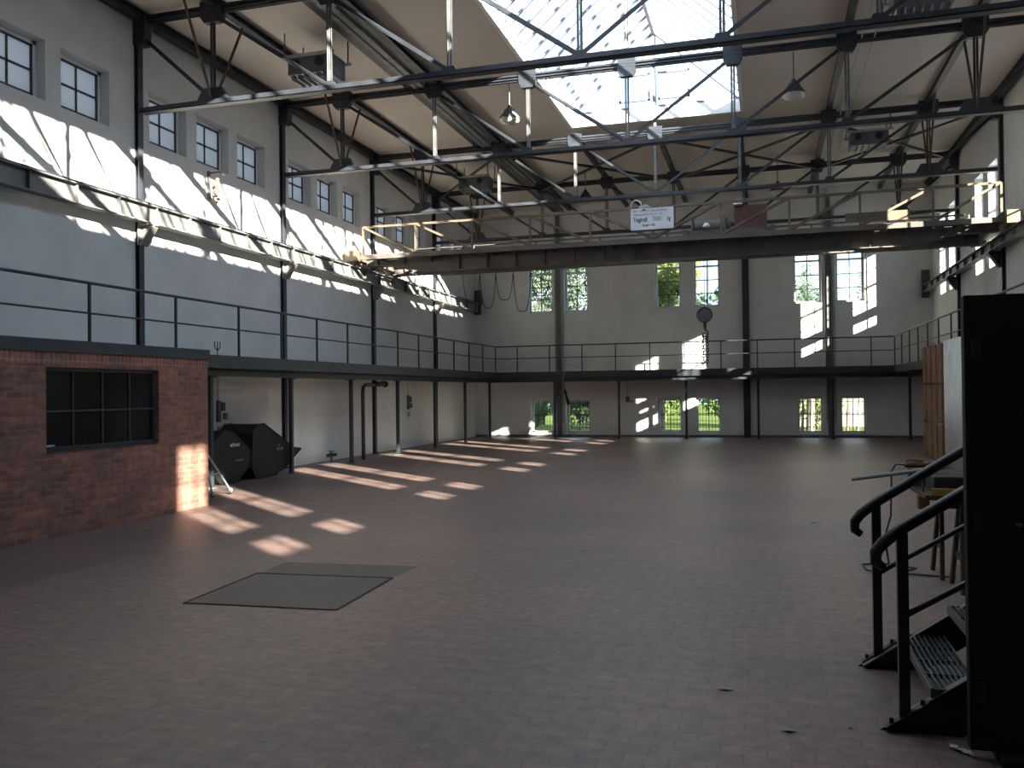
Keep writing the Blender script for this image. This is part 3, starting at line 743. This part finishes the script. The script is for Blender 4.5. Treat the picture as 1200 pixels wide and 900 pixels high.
# ------------------------------------------------------------------ brick annexe
XBk, YBk = -9.3, 13.02
an = thing('brick_annexe', 'red brick office box with a dark window under the left gallery', 'building', (XBk, YBk, 0))
wy0, wy1, wz0, wz1 = 9.48, 11.75, 1.17, 2.32
wall_grid('X', XBk, XBk - .24, 0.0, YBk, 0, 2.53, [(wy0, wy1, wz0, wz1), (wy0 - 4.2, wy1 - 4.2, wz0, wz1)]).build('front_wall', 'brick', an)
MB().box(-11.9, XBk - .24, YBk - .24, YBk, 0, 2.47).build('end_wall', 'brickend', an)
MB().box(XBk - .001, XBk + .008, 2.0, YBk - .001, 2.36, 2.525).build('soldier_course', 'soldier', an)
MB().box(XBk - .3, XBk + .03, 0.0, YBk + .03, 2.53, 2.70).build('fascia', 'steel', an)
MB().box(-10.6, XBk - .28, 0.0, YBk + .02, 2.62, 2.69).build('roof_deck', 'steel', an)
for o_ in (0, -4.2):
    f = MB(); xg = XBk - .1; a, c_ = wy0 + o_, wy1 + o_
    for bb in ((a, a + .05, wz0, wz1), (c_ - .05, c_, wz0, wz1), (a, c_, wz0, wz0 + .05), (a, c_, wz1 - .05, wz1)): f.box(xg - .03, xg + .03, *bb)
    wf = f.build('window_frame', 'steel', an)
    b = MB()
    for u in (.25, .5, .75): b.box(xg - .02, xg + .02, a + (c_ - a) * u - .018, a + (c_ - a) * u + .018, wz0, wz1)
    b.build('mullions', 'rubber', wf); MB().box(xg - .018, xg + .024, a, c_, 1.70, 1.725).build('transom', 'steel', wf)
    MB().box(xg - .008, xg + .004, a + .02, c_ - .02, wz0 + .02, wz1 - .02).build('pane', 'darkglass', wf)
    MB().box(xg + .03, xg + .05, a + .02, a + .2, wz0 + .06, wz0 + .085).build('window_latch', 'galv', wf)
    MB().box(XBk - .1, XBk + .012, a, c_, wz0 - .02, wz0).build('window_ledge', 'steel', wf)

# ------------------------------------------------------------------ tipping containers
def skip(pts, xf, xb, label, words):
    r = thing('tipping_container', label, 'container', ((xf + xb) / 2, sum(p[0] for p in pts) / len(pts), 0), 'tipping containers by the left wall')
    MB().prism(pts, 'X', xb, xf).build('hopper', 'skip', r)
    # folded rims along both side sheets
    for x in (xf, xb):
        b = MB()
        for i in range(len(pts)):
            a, c_ = pts[i], pts[(i + 1) % len(pts)]; b.beam((x, a[0], a[1]), (x, c_[0], c_[1]), .03, .03)
        b.build('side_rim', 'skip', r)
    y0 = min(p[0] for p in pts) + .35; y1 = max(p[0] for p in pts) - .85
    for x in (xf - .2, xb + .2):
        MB().box(x - .06, x + .06, y0, y1, 0, .10).build('fork_channel', 'skip', r)
    for w, sz, y, z, m_, xs in words: text(w, sz, xf + .017, y, z, r, m_, rot=(PI / 2, 0, PI / 2), xs=xs)
    return r
K2 = 1.052
P2 = [(16.46, 1.27), (16.72, 1.28), (17.96, .68), (18.29, .64), (17.5, .23), (16.85, .09), (16.4, .12), (16.25, .35), (16.27, 1.1)]
P2 = [(y * K2, 1.9 - (1.9 - z) * K2) for y, z in P2]
P1 = [(14.98, 1.21), (15.28, 1.14), (15.87, .76), (15.9, .6), (15.85, .44), (15.4, .17), (14.85, .16), (14.55, .4), (14.6, .95)]
K1 = 1.072
P1 = [(y * K1, 1.9 - (1.9 - z) * K1) for y, z in P1]
skip(P1, -11.07, -11.92, 'black tipping container with pale lettering, nearer one beside the brick annexe',
     [('BÖHLAU', .09, 16.25, .80, 'white', .95), ('HOTLINE 0800', .055, 16.42, .47, 'greyletter', .9)])
skip(P2, -11.07, -11.92, 'black faceted tipping container with pointed lip, farther one below the gallery',
     [('BAUER', .095, 18.1, .60, 'greyletter', 1.0), ('SKIP', .06, 18.15, .70, 'greyletter', 1.0)])

# A-frame on casters half hidden by the annexe
af = thing('caster_frame', 'pale tube A-frame on casters at the corner of the brick annexe', 'frame', (-9.85, 14.2, 0))
ap = (-9.9, 13.73, .92)
MB().tube([ap, (-9.9, 14.53, .10)], .018, 8).build('slanted_tube', 'galv', af)
MB().tube([ap, (-9.9, 13.96, .10)], .018, 8).build('upright_tube', 'galv', af)
MB().tube([(-9.9, 13.86, .42), (-9.9, 14.2, .45)], .013, 8).build('cross_tube', 'galv', af)
MB().tube([(-9.9, 13.66, .92), (-9.9, 13.80, .92)], .022, 8).build('top_tube', 'galv', af)
for y in (14.55, 13.97):
    MB().cyl((-9.9, y, .04), (1, 0, 0), .04, .03, 16).build('caster_wheel', 'rubber', af)
    MB().box(-9.925, -9.875, y - .02, y + .02, .05, .12).build('caster_fork', 'galv', af)

# switches and pipes on the walls
def switchbox(x, y, z, face, label):
    r = thing('switch_box', label, 'switch', (x, y, z), 'switch boxes')
    if face == 'X':
        MB().box(x, x + .09, y - .07, y + .07, z, z + .2).build('box_body', 'steel', r); MB().box(x, x + .06, y + .1, y + .2, z - .2, z - .05).build('socket', 'steelgrey', r)
        MB().tube([(x + .02, y - .1, z + .2), (x + .02, y - .1, DZ0 - .02)], .014, 6).build('conduit', 'galv', r)
        MB().box(x, x + .05, y - .12, y + .0, z - .52, z - .36).build('outlet', 'pvc', r)
        MB().box(x, x + .07, y - .16, y - .06, z - .25, z + .24).build('fuse_cover', 'steelgrey', r)
    else:
        MB().box(x - .1, x + .06, y - .1, y, z, z + .22).build('box_body', 'steelgrey', r); MB().cyl((x + .14, y - .04, z + .02), (0, 1, 0), .06, .08, 14).build('socket', 'pvc', r)
        MB().tube([(x - .02, y - .03, z + .2), (x - .02, y - .03, DZ0 - .02)], .014, 6).build('conduit', 'galv', r)
switchbox(XL, 17.35, 1.55, 'X', 'grey switch boxes with conduit on the left wall above the nearer container')
switchbox(XL, 28.4, 1.6, 'X', 'small switch boxes with conduit on the left wall under the gallery')
switchbox(-5.4, YB, 1.45, 'Y', 'small switch and socket on the end wall under the gallery')
pp = thing('drain_pipe', 'black pipe with elbow and valve below the left gallery', 'pipe', (-10.97, 23.0, 0))
py = 22.7
b = MB(); b.tube([(-11.2, py + .3, 0), (-11.2, py + .3, 1.98), (-11.2, py + .34, 2.1), (-11.2, py + .46, 2.17), (-11.2, py + 1.1, 2.18)], .055, 12); b.build('pipe_run', 'steel', pp)
b = MB(); b.cyl((-11.2, py + 1.15, 2.2), (0, 1, 0), .09, .12, 14); b.cyl((-11.2, py + 1.5, 2.2), (0, 1, 0), .075, .4, 14); b.cyl((-11.2, py + 1.85, 2.2), (0, 1, 0), .1, .06, 14); b.tube([(-11.2, py + 1.5, 2.2), (-11.1, py + 1.5, 2.32)], .02, 8); b.build('valve', 'steel', pp)
fv = thing('floor_valve', 'small dark valve standing by the foot of the left wall', 'valve', (-11.7, 22.0, 0))
b = MB(); b.tube([(-11.7, 22.0, 0), (-11.7, 22.0, .28)], .035, 8); b.tube([(-11.7, 21.78, .2), (-11.7, 22.25, .2)], .05, 10); b.build('valve_body', 'steel', fv)
b = MB(); b.cyl((-11.7, 22.0, .31), (0, 0, 1), .09, .02, 16); b.build('hand_wheel', 'rust', fv)
# small objects on gallery and wall
an2 = thing('gallery_stand', 'tiny forked stand on the left gallery floor by the wall', 'stand', (-11.6, 16.6, DZ1))
MB().tube([(-11.6, 16.6, DZ1), (-11.6, 16.6, 2.98)], .012, 6).build('stem', 'steel', an2)
b = MB()
for a in (-.1, 0, .1): b.tube([(-11.6, 16.6, 2.9), (-11.6, 16.6 + a, 2.98), (-11.6, 16.6 + a, 3.1)], .012, 6)
b.build('prongs', 'steel', an2)
wf_ = thing('wall_bracket', 'small rusty hook bracket with dangling tackle high on the left wall', 'bracket', (XL, 17.1, 6.3))
MB().box(XL, XL + .05, 16.93, 16.99, 6.32, 7.0).build('back_plate', 'steelgrey', wf_)
b = MB(); b.tube([(XL + .05, 16.95, 6.95), (XL + .22, 17.08, 7.0), (XL + .3, 17.14, 6.92)], .015, 6); b.build('hook_arm', 'steel', wf_)
b = MB()
for k in range(9):
    b.lathe((XL + .14 + .03 * math.sin(k * 2.1), 17.08 + .03 * math.cos(k * 1.7), 6.84 - k * .065), [(0, .04), (.05, .015), (.045, -.02), (0, -.04)], 8)
b.build('tackle', 'wood', wf_)

# ------------------------------------------------------------------ stacked timber and sheet at right
tp = thing('timber_stack', 'upright stack of brown slatted timber panels below the right gallery', 'timber', (4.3, 24.8, 0))
for lv, (za, zb) in enumerate(((.04, .98), (1.02, 1.98), (2.02, 2.99))):
    b = MB(); y = 23.4; k = 0
    while y < 26.0:
        w = .17 if k % 4 else .27; d = .02 if k % 3 else .0
        b.box(4.18 + d, 4.22 + d, y, min(y + w, 26.1), za, zb - (.04 if k % 5 == 2 else 0)); y += w + .035; k += 1
    b.box(4.23, 4.28, 23.4, 26.1, za + .1, za + .2); b.box(4.23, 4.28, 23.4, 26.1, zb - .2, zb - .1); b.box(4.20, 4.5, 23.41, 23.46, za, zb)
    b.build('slatted_panel', 'wood', tp)
MB().box(4.24, 4.5, 23.4, 26.1, 0, .04).build('base_board', 'wood', tp)
b = MB(); n = 60; prof = []
y0, y1 = 21.3, 23.2
for k in range(n + 1):
    u = k / n; prof.append((4.22 + .03 * math.sin(u * 2 * PI * 9), y0 + (y1 - y0) * u))
vs = []
for x, y in prof: vs += [(x, y, 0), (x, y, 3.03), (x + .012, y, 3.03), (x + .012, y, 0)]
fs_ = []
for k in range(n):
    o = k * 4
    for j in range(4): fs_.append((o + j, o + (j + 1) % 4, o + 4 + (j + 1) % 4, o + 4 + j))
b.add(vs, fs_, True)
o = b.build('corrugated_sheet', 'sheet', loc=(4.2, 22.2, 0)); tag(o, 'pale corrugated sheet standing upright beside the brown timber stack', 'sheet')

# ------------------------------------------------------------------ work trestles with tools
def trestle(x0, x1, y, ht, label, spread=.26):
    r = thing('trestle', label, 'trestle', ((x0 + x1) / 2, y, 0), 'wooden trestles')
    MB().box(x0 - .05, x1 + .05, y - .045, y + .045, ht - .1, ht).build('top_beam', 'wooddark', r)
    for x in (x0 + .1, x1 - .1):
        for s in (-1, 1): MB().beam((x, y + s * .04, ht - .05), (x - (.04 if x < (x0 + x1) / 2 else -.04), y + s * spread, .0), .07, .035, up=(1, 0, 0)).build('leg', 'wooddark', r)
        MB().box(x - .03, x + .0, y - spread * .7, y + spread * .7, .28, .34).build('stretcher', 'wooddark', r)
    return r
trestle(1.60, 2.5, 9.66, .86, 'old wooden trestle behind the stairs, farther one')
trestle(1.66, 2.5, 9.02, .86, 'old wooden trestle behind the stairs, nearer one')
bt = MB(); bt.box(1.42, 2.7, 8.8, 9.9, .86, .90); bt = bt.build('work_board', 'wooddark', loc=(2.0, 9.3, .86)); tag(bt, 'dark wooden board lying across the two trestles', 'board'); bevel(bt, .004)
lv = thing('spirit_level', 'yellow spirit level lying along the edge of the work board', 'level', (1.9, 8.86, .90))
MB().box(1.48, 2.5, 8.82, 8.86, .902, .96).build('level_body', 'yellow', lv)
MB().box(1.9, 1.96, 8.815, 8.865, .925, .945).build('vial', 'lampglass', lv)
mc = thing('tool_case', 'dark flat tool case on the work board', 'case', (1.9, 9.3, .90))
bevel(MB().box(1.52, 2.3, 8.95, 9.4, .902, 1.06).build('case_body', 'rubber', mc), .015)
MB().tube([(1.8, 8.95, 1.0), (1.8, 8.9, 1.0), (2.0, 8.9, 1.0), (2.0, 8.95, 1.0)], .01, 6).build('case_handle', 'rubber', mc)
wp = thing('plastic_tube', 'pale grey tube jutting out over the floor from the work board', 'tube', (1.2, 9.3, 1.0))
b = MB(); b.tube([(.84, 9.42, .98), (1.75, 9.5, 1.11)], .021, 12); b.build('tube', 'pvc', wp)
cl = thing('wood_clamp', 'brown wooden clamp block under the edge of the work board', 'clamp', (1.46, 9.2, .74))
MB().box(1.40, 1.50, 9.05, 9.15, .74, .86).build('clamp_jaw', 'wood', cl); MB().tube([(1.45, 9.1, .70), (1.45, 9.1, .98)], .012, 8).build('clamp_screw', 'steelgrey', cl)
tl = thing('angle_grinder', 'small orange power tool on the end of the work board', 'power tool', (1.44, 9.6, .90))
b = MB(); b.tube([(1.36, 9.62, 1.115), (1.38, 9.62, 1.115), (1.50, 9.63, 1.118), (1.56, 9.63, 1.12)], [.02, .033, .03, .026], 12); b.build('motor_body', 'orange', tl)
b = MB(); b.tube([(1.55, 9.63, 1.12), (1.68, 9.63, 1.125), (1.74, 9.63, 1.12)], [.032, .035, .04], 10); b.build('gear_head', 'steelgrey', tl)
b = MB(); b.tube([(1.38, 9.62, 1.14), (1.40, 9.62, 1.17), (1.54, 9.62, 1.155)], .009, 8); b.build('trigger_grip', 'orange', tl)
b = MB(); b.cyl((1.75, 9.63, 1.09), (0, 0, 1), .06, .006, 24); b.build('disc', 'steelgrey', tl)
b = MB(); b.box(1.4, 1.66, 9.58, 9.68, .90, 1.075); b.build('support_block', 'wooddark', tl)
MB().tube([(1.36, 9.62, 1.115), (1.28, 9.6, 1.12), (1.235, 9.58, 1.05), (1.23, 9.58, .85), (1.22, 9.56, .60), (1.16, 9.5, .42), (1.17, 9.5, .25), (1.2, 9.55, .06), (1.15, 9.6, .012), (1.0, 9.7, .012), (.98, 10.0, .012), (1.2, 10.1, .012), (1.5, 9.9, .012), (1.3, 9.6, .012), (1.8, 9.5, .012)], .009, 6).build('power_cord', 'rubber', tl)

# ------------------------------------------------------------------ steel stairs
st = thing('steel_stairs', 'black steel stairs with double handrails beside the black panel', 'stairs', (.59, 5.8, 0))
SLP = .70; SX0, SX1 = .59, 2.1
for y in (5.22, 6.38):
    b = MB(); zt = (SX1 - SX0) * SLP
    b.prism([(SX0, 0), (SX0 + .42, 0), (SX1, zt - .27), (SX1, zt)], 'Y', y - .006, y + .006)
    b.build('stringer', 'blackmetal', st)
    MB().beam((SX0 + .03, y + (.03 if y < 6 else -.03), .015), (SX1, y + (.03 if y < 6 else -.03), zt - .004), .06, .008).build('stringer_flange', 'steelgrey', st)
    s = 1 if y < 6 else -1
    px = .72
    pz = (px - SX0) * SLP
    b = MB(); b.box(px - .028, px + .028, y - .028 , y + .028, pz - .02, 1.10); p = b.build('handrail_post', 'blackmetal', st)
    b = MB(); b.beam((px - .1, y - .02 * s, pz - .066), (px + .12, y - .02 * s, pz + .088), .06, .012)
    for q in (-.07, .09): b.cyl((px + q, y - .02 * s, pz + q * SLP + .022), (0, 0, 1), .012, .03, 8)
    b.build('post_foot', 'blackmetal', st)
    b = MB(); b.box(1.82 - .028, 1.82 + .028, y - .028, y + .028, .84, 1.85); b.build('handrail_post', 'blackmetal', st)
    zr = 1.10 if y < 6 else 1.10
    pts = [(SX0 + .035, y, .90), (SX0 - .005, y, .93), (SX0 - .005, y, .985), (SX0 + .03, y, 1.035), (px, y, zr + .02), (SX1, y, zr + .02 + (SX1 - px) * .66)]
    b = MB(); b.tube(pts, [.024, .032, .034, .034, .034, .034], 12); b.build('handrail', 'blackmetal', st)
    b = MB(); b.tube([(px, y, .635 + .0), (SX1, y, .635 + (SX1 - px) * .62)], .018, 10); b.build('mid_rail', 'blackmetal', st)
for k in range(4):
    x0 = .86 + k * .29; z = .245 + k * .205
    b = MB()
    for j in range(9):
        xx = x0 + .015 + j * .031; b.box(xx - .003, xx + .003, 5.235, 6.365, z - .03, z)
    for yy in (5.24, 5.52, 5.80, 6.08, 6.36): b.box(x0, x0 + .265, yy - .004, yy + .004, z - .03, z - .002)
    b.box(x0 - .004, x0 + .004, 5.235, 6.365, z - .05, z + .001); b.box(x0 + .262, x0 + .27, 5.235, 6.365, z - .05, z + .001)
    b.build('grating_tread', 'steelgrey' if k < 0 else 'blacktread' if 'blacktread' in M else 'heater', st)
MB().box(SX1, 3.2, 5.2, 6.4, 1.0, 1.06).build('landing', 'blackmetal', st)
for x in (SX1 + .05, 3.15):
    for y in (5.25, 6.35): MB().box(x - .03, x + .03, y - .03, y + .03, 0, 1.0).build('landing_leg', 'blackmetal', st)

# black panel in the right foreground
pn = thing('black_panel', 'tall matt black panel at the right edge in front of the stairs', 'panel', (1.7, 4.9, 0))
bevel(MB().box(.985, 2.6, 4.91, 4.98, .05, 2.37).build('board', 'black', pn), .006)
for x in (1.2, 2.4): MB().box(x - .09, x + .09, 4.82, 5.06, 0, .05).build('foot', 'black', pn)
for z in (.35, 1.2, 2.1): MB().box(1.02, 1.06, 4.90, 4.91, z - .05, z + .05).build('hinge', 'rubber', pn)
MB().box(1.21, 1.235, 4.895, 4.91, 1.195, 1.21).build('latch', 'steelgrey', pn)

# ------------------------------------------------------------------ floor details
ht = thing('floor_hatch', 'dark steel hatch plate set into the floor', 'hatch', (-4.4, 7.5, 0))
MB().add([(-5.12, 6.84, .006), (-3.66, 6.93, .006), (-3.72, 8.22, .006), (-5.20, 8.12, .006), (-5.12, 6.84, 0), (-3.66, 6.93, 0), (-3.72, 8.22, 0), (-5.20, 8.12, 0)],
         [(0, 1, 2, 3), (7, 6, 5, 4), (0, 4, 5, 1), (1, 5, 6, 2), (2, 6, 7, 3), (3, 7, 4, 0)]).build('cover_plate', 'hatch', ht)
MB().add([(-5.20, 8.15, .004), (-3.72, 8.25, .004), (-3.66, 8.86, .004), (-5.24, 8.76, .004)], [(0, 1, 2, 3)]).build('side_plate', 'hatch', ht)
b = MB()
cs = [(-5.14, 6.82), (-3.64, 6.91), (-3.70, 8.24), (-5.22, 8.14)]
for i in range(4): b.beam((*cs[i], .004), (*cs[(i + 1) % 4], .004), .02, .01)
b.build('hatch_rim', 'rubber', ht)
rag = MB(); pts = []
for i in range(9):
    for j in range(4):
        u = i / 8; w_ = j / 3
        pts.append((.905 + .10 * u + .012 * math.sin(i * 2.3 + j), 5.055 - .10 * u + (w_ - .5) * .045 + .008 * math.sin(i * 3.1), .006 + .018 * abs(math.sin(i * 1.9 + j * 1.3)) * (1 - abs(w_ - .5))))
fc = [(i * 4 + j, i * 4 + j + 1, (i + 1) * 4 + j + 1, (i + 1) * 4 + j) for i in range(8) for j in range(3)]
rag.add(pts, fc, True); rag = rag.build('rag', 'cloth', fix=False); tag(rag, 'small crumpled white rag on the floor before the black panel', 'rag')
sd = rag.modifiers.new('thick', 'SOLIDIFY'); sd.thickness = .004
deb = [(.45, 5.2, 'by the toe of the stairs'), (.59, 7.93, 'beyond the foot of the stairs'), (1.22, 12.05, 'far behind the stairs')]
for x, y, w_ in ((-.26, 5.66, 'in the foreground left of the stairs'), (.10, 5.06, 'in the foreground near the rag'), (.64, 13.0, 'beyond the work board'), (-8.03, 9.8, 'in front of the brick annexe')):
    m_ = MB(); m_.add([(x - .04, y, .004), (x, y - .02, .015), (x + .05, y + .005, .006), (x + .01, y + .025, .010)], [(0, 1, 2, 3)])
    o = m_.build('paper_scrap', 'pvc', loc=(x, y, 0), fix=False); tag(o, 'tiny pale paper scrap on the floor, %s' % w_, 'scrap', 'paper scraps'); s_ = o.modifiers.new('t', 'SOLIDIFY'); s_.thickness = .003
for i, (x, y, w_) in enumerate(deb):
    m_ = MB(); n = 6
    for k in range(1):
        a = random.uniform(0, PI); cx, cy = x + random.uniform(-.03, .03), y + random.uniform(-.03, .03)
        m_.add([(cx + math.cos(a) * .012, cy + math.sin(a) * .012, .003), (cx - math.sin(a) * .012, cy + math.cos(a) * .012, .012), (cx - math.cos(a) * .012, cy - math.sin(a) * .012, .003), (cx + math.sin(a) * .012, cy - math.cos(a) * .012, .002)], [(0, 1, 2, 3)])
    o = m_.build('dry_leaf', 'wooddark', loc=(x, y, 0), fix=False); tag(o, 'small dry leaf on the floor, %s' % w_, 'leaf', 'scattered leaves'); s_ = o.modifiers.new('t', 'SOLIDIFY'); s_.thickness = .002

# ------------------------------------------------------------------ outdoors
g = MB().box(-60, 70, YB + .4, 130, -.4, -.12); g = g.build('lawn', 'grass'); tag(g, 'green lawn outside beyond the end wall', 'lawn', None, 'structure')
def leaves(c, rad, n, size, seed):
    rnd = random.Random(seed); m_ = MB(); blobs = []
    for k in range(14):
        a = rnd.uniform(0, 2 * PI); e = rnd.uniform(-1, 1); q = rnd.uniform(.35, .75)
        blobs.append((c[0] + rad[0] * q * math.cos(a) * math.sqrt(1 - e * e), c[1] + rad[1] * q * math.sin(a) * math.sqrt(1 - e * e), c[2] + rad[2] * q * e, rnd.uniform(.3, .5)))
    for k in range(n):
        bl = rnd.choice(blobs); d = V((rnd.gauss(0, 1), rnd.gauss(0, 1), rnd.gauss(0, 1))).normalized() * rnd.uniform(.6, 1.0)
        p = V((bl[0] + d.x * rad[0] * bl[3], bl[1] + d.y * rad[1] * bl[3], bl[2] + d.z * rad[2] * bl[3]))
        if p.z < -.1: p.z = rnd.uniform(0, .2)
        a = V((rnd.gauss(0, 1), rnd.gauss(0, 1), rnd.gauss(0, 1))).normalized(); b_ = a.orthogonal().normalized(); s_ = size * rnd.uniform(.6, 1.3)
        m_.add([p - a * s_, p - b_ * s_ * .5, p + a * s_, p + b_ * s_ * .5], [(0, 1, 2, 3)])
    return m_
def tree(x, y, h, r, mat, n, label, seed, size=.16, base=.35, bark='bark'):
    t_ = thing('tree', label, 'tree', (x, y, -.12), 'trees outside the end wall')
    b = MB(); b.tube([(x, y, -.12), (x + .1, y, h * .35), (x - .05, y + .1, h * .6), (x, y, h * .85)], [.2 * h / 8, .15 * h / 8, .1 * h / 8, .03], 8)
    for k in range(5):
        a = k * 2.4 + seed; b.tube([(x, y, h * (.4 + .07 * k)), (x + math.cos(a) * r * .6, y + math.sin(a) * r * .6, h * (.6 + .07 * k))], [.07, .02], 6)
    b.build('trunk', bark, t_)
    leaves((x, y, h * (base + 1) / 2), (r, r, h * (1 - base) / 2), n, size, seed).build('crown', mat, t_, fix=False)
def bush(x, y, h, r, mat, n, label, seed, size=.12):
    t_ = thing('bush', label, 'bush', (x, y, -.12), 'bushes outside the end wall')
    b = MB()
    for k in range(6):
        a = k * 1.05 + seed; b.tube([(x, y, -.12), (x + math.cos(a) * r * .5, y + math.sin(a) * r * .5, h * .7)], [.03, .01], 5)
    b.build('stems', 'bark', t_)
    leaves((x, y, h * .5), (r, r * .8, h * .5), n, size, seed).build('foliage', mat, t_, fix=False)
tree(-13.2, 52, 8.0, 3.0, 'leafB', 9000, 'bluish green tree seen through the leftmost upper window', 1, size=.12)
tree(-10.1, 44, 11.5, 2.0, 'leafB', 11000, 'tall tree filling the second upper window from the left', 2, size=.10)
tree(-4.95, 42.5, 12, 2.3, 'leafA', 20000, 'yellow green tree filling the third upper window', 3, size=.11)
tree(-3.2, 75, 12.2, 7.0, 'leafB', 6500, 'distant round treetop low in the fourth upper window', 4, size=.35)
tree(2.1, 44, 8.1, .95, 'leafB', 1900, 'loose narrow tree seen through the fifth upper window', 5, size=.09)
tree(6.3, 50, 9.2, 2.0, 'leafB', 3200, 'tree whose branches reach into the rightmost upper window', 6, size=.10)
bush(-11.2, 42, 2.6, 1.5, 'leafC', 3600, 'bright green bush behind the first low window', 11)
bush(-9.6, 47, 3.2, 2.2, 'leafB', 3600, 'darker bush behind the second low window', 12)
bush(-5.4, 48, 3.0, 2.2, 'leafC', 4200, 'leafy bush behind the third low window', 13)
bush(-2.2, 50, 3.2, 2.6, 'leafC', 4200, 'leafy bush behind the fourth low window', 14)
bush(2.5, 46, 3.6, 1.8, 'leafA', 1600, 'pale thin bush behind the fifth low window', 15)
for i, (x, y) in enumerate(((1.55, 39.5), (1.95, 40.2), (3.35, 39.3), (3.9, 40.5))):
    t_ = MB(); t_.tube([(x, y, -.12), (x + .06, y, 1.2), (x - .1 + .1 * i, y + .1, 3.4)], [.06, .05, .035], 8); o = t_.build('sapling', 'birch' if i % 2 else 'bark', loc=(x, y, -.12))
    tag(o, 'slender bare sapling stem outside the low right windows, %s from the left' % ORD[i], 'sapling', 'sapling stems')
gw = thing('garden_wall', 'pale wall outside beyond the two rightmost low windows', 'wall', (5, 48, -.12))
MB().box(1.5, 9, 47.8, 48.1, -.12, 2.4).build('masonry', 'render', gw); MB().box(1.45, 9.05, 47.75, 48.15, 2.4, 2.47).build('coping', 'wall', gw)

# ------------------------------------------------------------------ light
w = bpy.data.worlds.new('sky'); SC.world = w; w.use_nodes = True; nt = w.node_tree; nt.nodes.clear()
out = nt.nodes.new('ShaderNodeOutputWorld'); bg = nt.nodes.new('ShaderNodeBackground'); tc = nt.nodes.new('ShaderNodeTexCoord')
n = nt.nodes.new('ShaderNodeTexNoise'); n.inputs['Scale'].default_value = 3.2; n.inputs['Detail'].default_value = 6; n.inputs['Roughness'].default_value = .55
nt.links.new(tc.outputs['Generated'], n.inputs['Vector'])
r = nt.nodes.new('ShaderNodeValToRGB'); r.color_ramp.elements[0].position = .40; r.color_ramp.elements[1].position = .58
r.color_ramp.elements[0].color = (.42, .66, 1.0, 1); r.color_ramp.elements[1].color = (.88, .94, 1.0, 1)
nt.links.new(n.outputs['Fac'], r.inputs['Fac']); nt.links.new(r.outputs[0], bg.inputs['Color']); bg.inputs['Strength'].default_value = 3.3
nt.links.new(bg.outputs[0], out.inputs[0])
sd = V((-1.0, .84, -.447)).normalized()
sl = bpy.data.lights.new('sun', 'SUN'); sl.energy = 58.0; sl.angle = math.radians(.53); sl.color = (1.0, .88, .72)
so = bpy.data.objects.new('sun', sl); COL.objects.link(so); so.rotation_euler = sd.to_track_quat('-Z', 'Y').to_euler()

# ------------------------------------------------------------------ camera
yaw, pit, rol = .2828, .0097, -.0117
fw = V((-math.sin(yaw) * math.cos(pit), math.cos(yaw) * math.cos(pit), math.sin(pit)))
r0 = V((math.cos(yaw), math.sin(yaw), 0)); u0 = r0.cross(fw)
r1 = r0 * math.cos(rol) + u0 * math.sin(rol); u1 = -r0 * math.sin(rol) + u0 * math.cos(rol)
cam = bpy.data.cameras.new('camera'); cam.sensor_width = 36; cam.lens = 1016.5 / 1200 * 36; cam.clip_end = 400; cam.clip_start = .05
co = bpy.data.objects.new('camera', cam); COL.objects.link(co)
co.matrix_world = Matrix(((r1.x, u1.x, -fw.x, 0), (r1.y, u1.y, -fw.y, 0), (r1.z, u1.z, -fw.z, 1.9), (0, 0, 0, 1)))
SC.camera = co
SC.view_settings.view_transform = 'Standard'; SC.view_settings.look = 'None'; SC.view_settings.gamma = 1.0; SC.view_settings.exposure = -0.1
SC.view_settings.use_curve_mapping = False
SC.cycles.use_denoising = True
SC.cycles.max_bounces = 10; SC.cycles.diffuse_bounces = 6; SC.cycles.transparent_max_bounces = 12
SC.cycles.sample_clamp_indirect = 6.0

for o in bpy.data.objects:
    if '_o' in o: del o['_o']
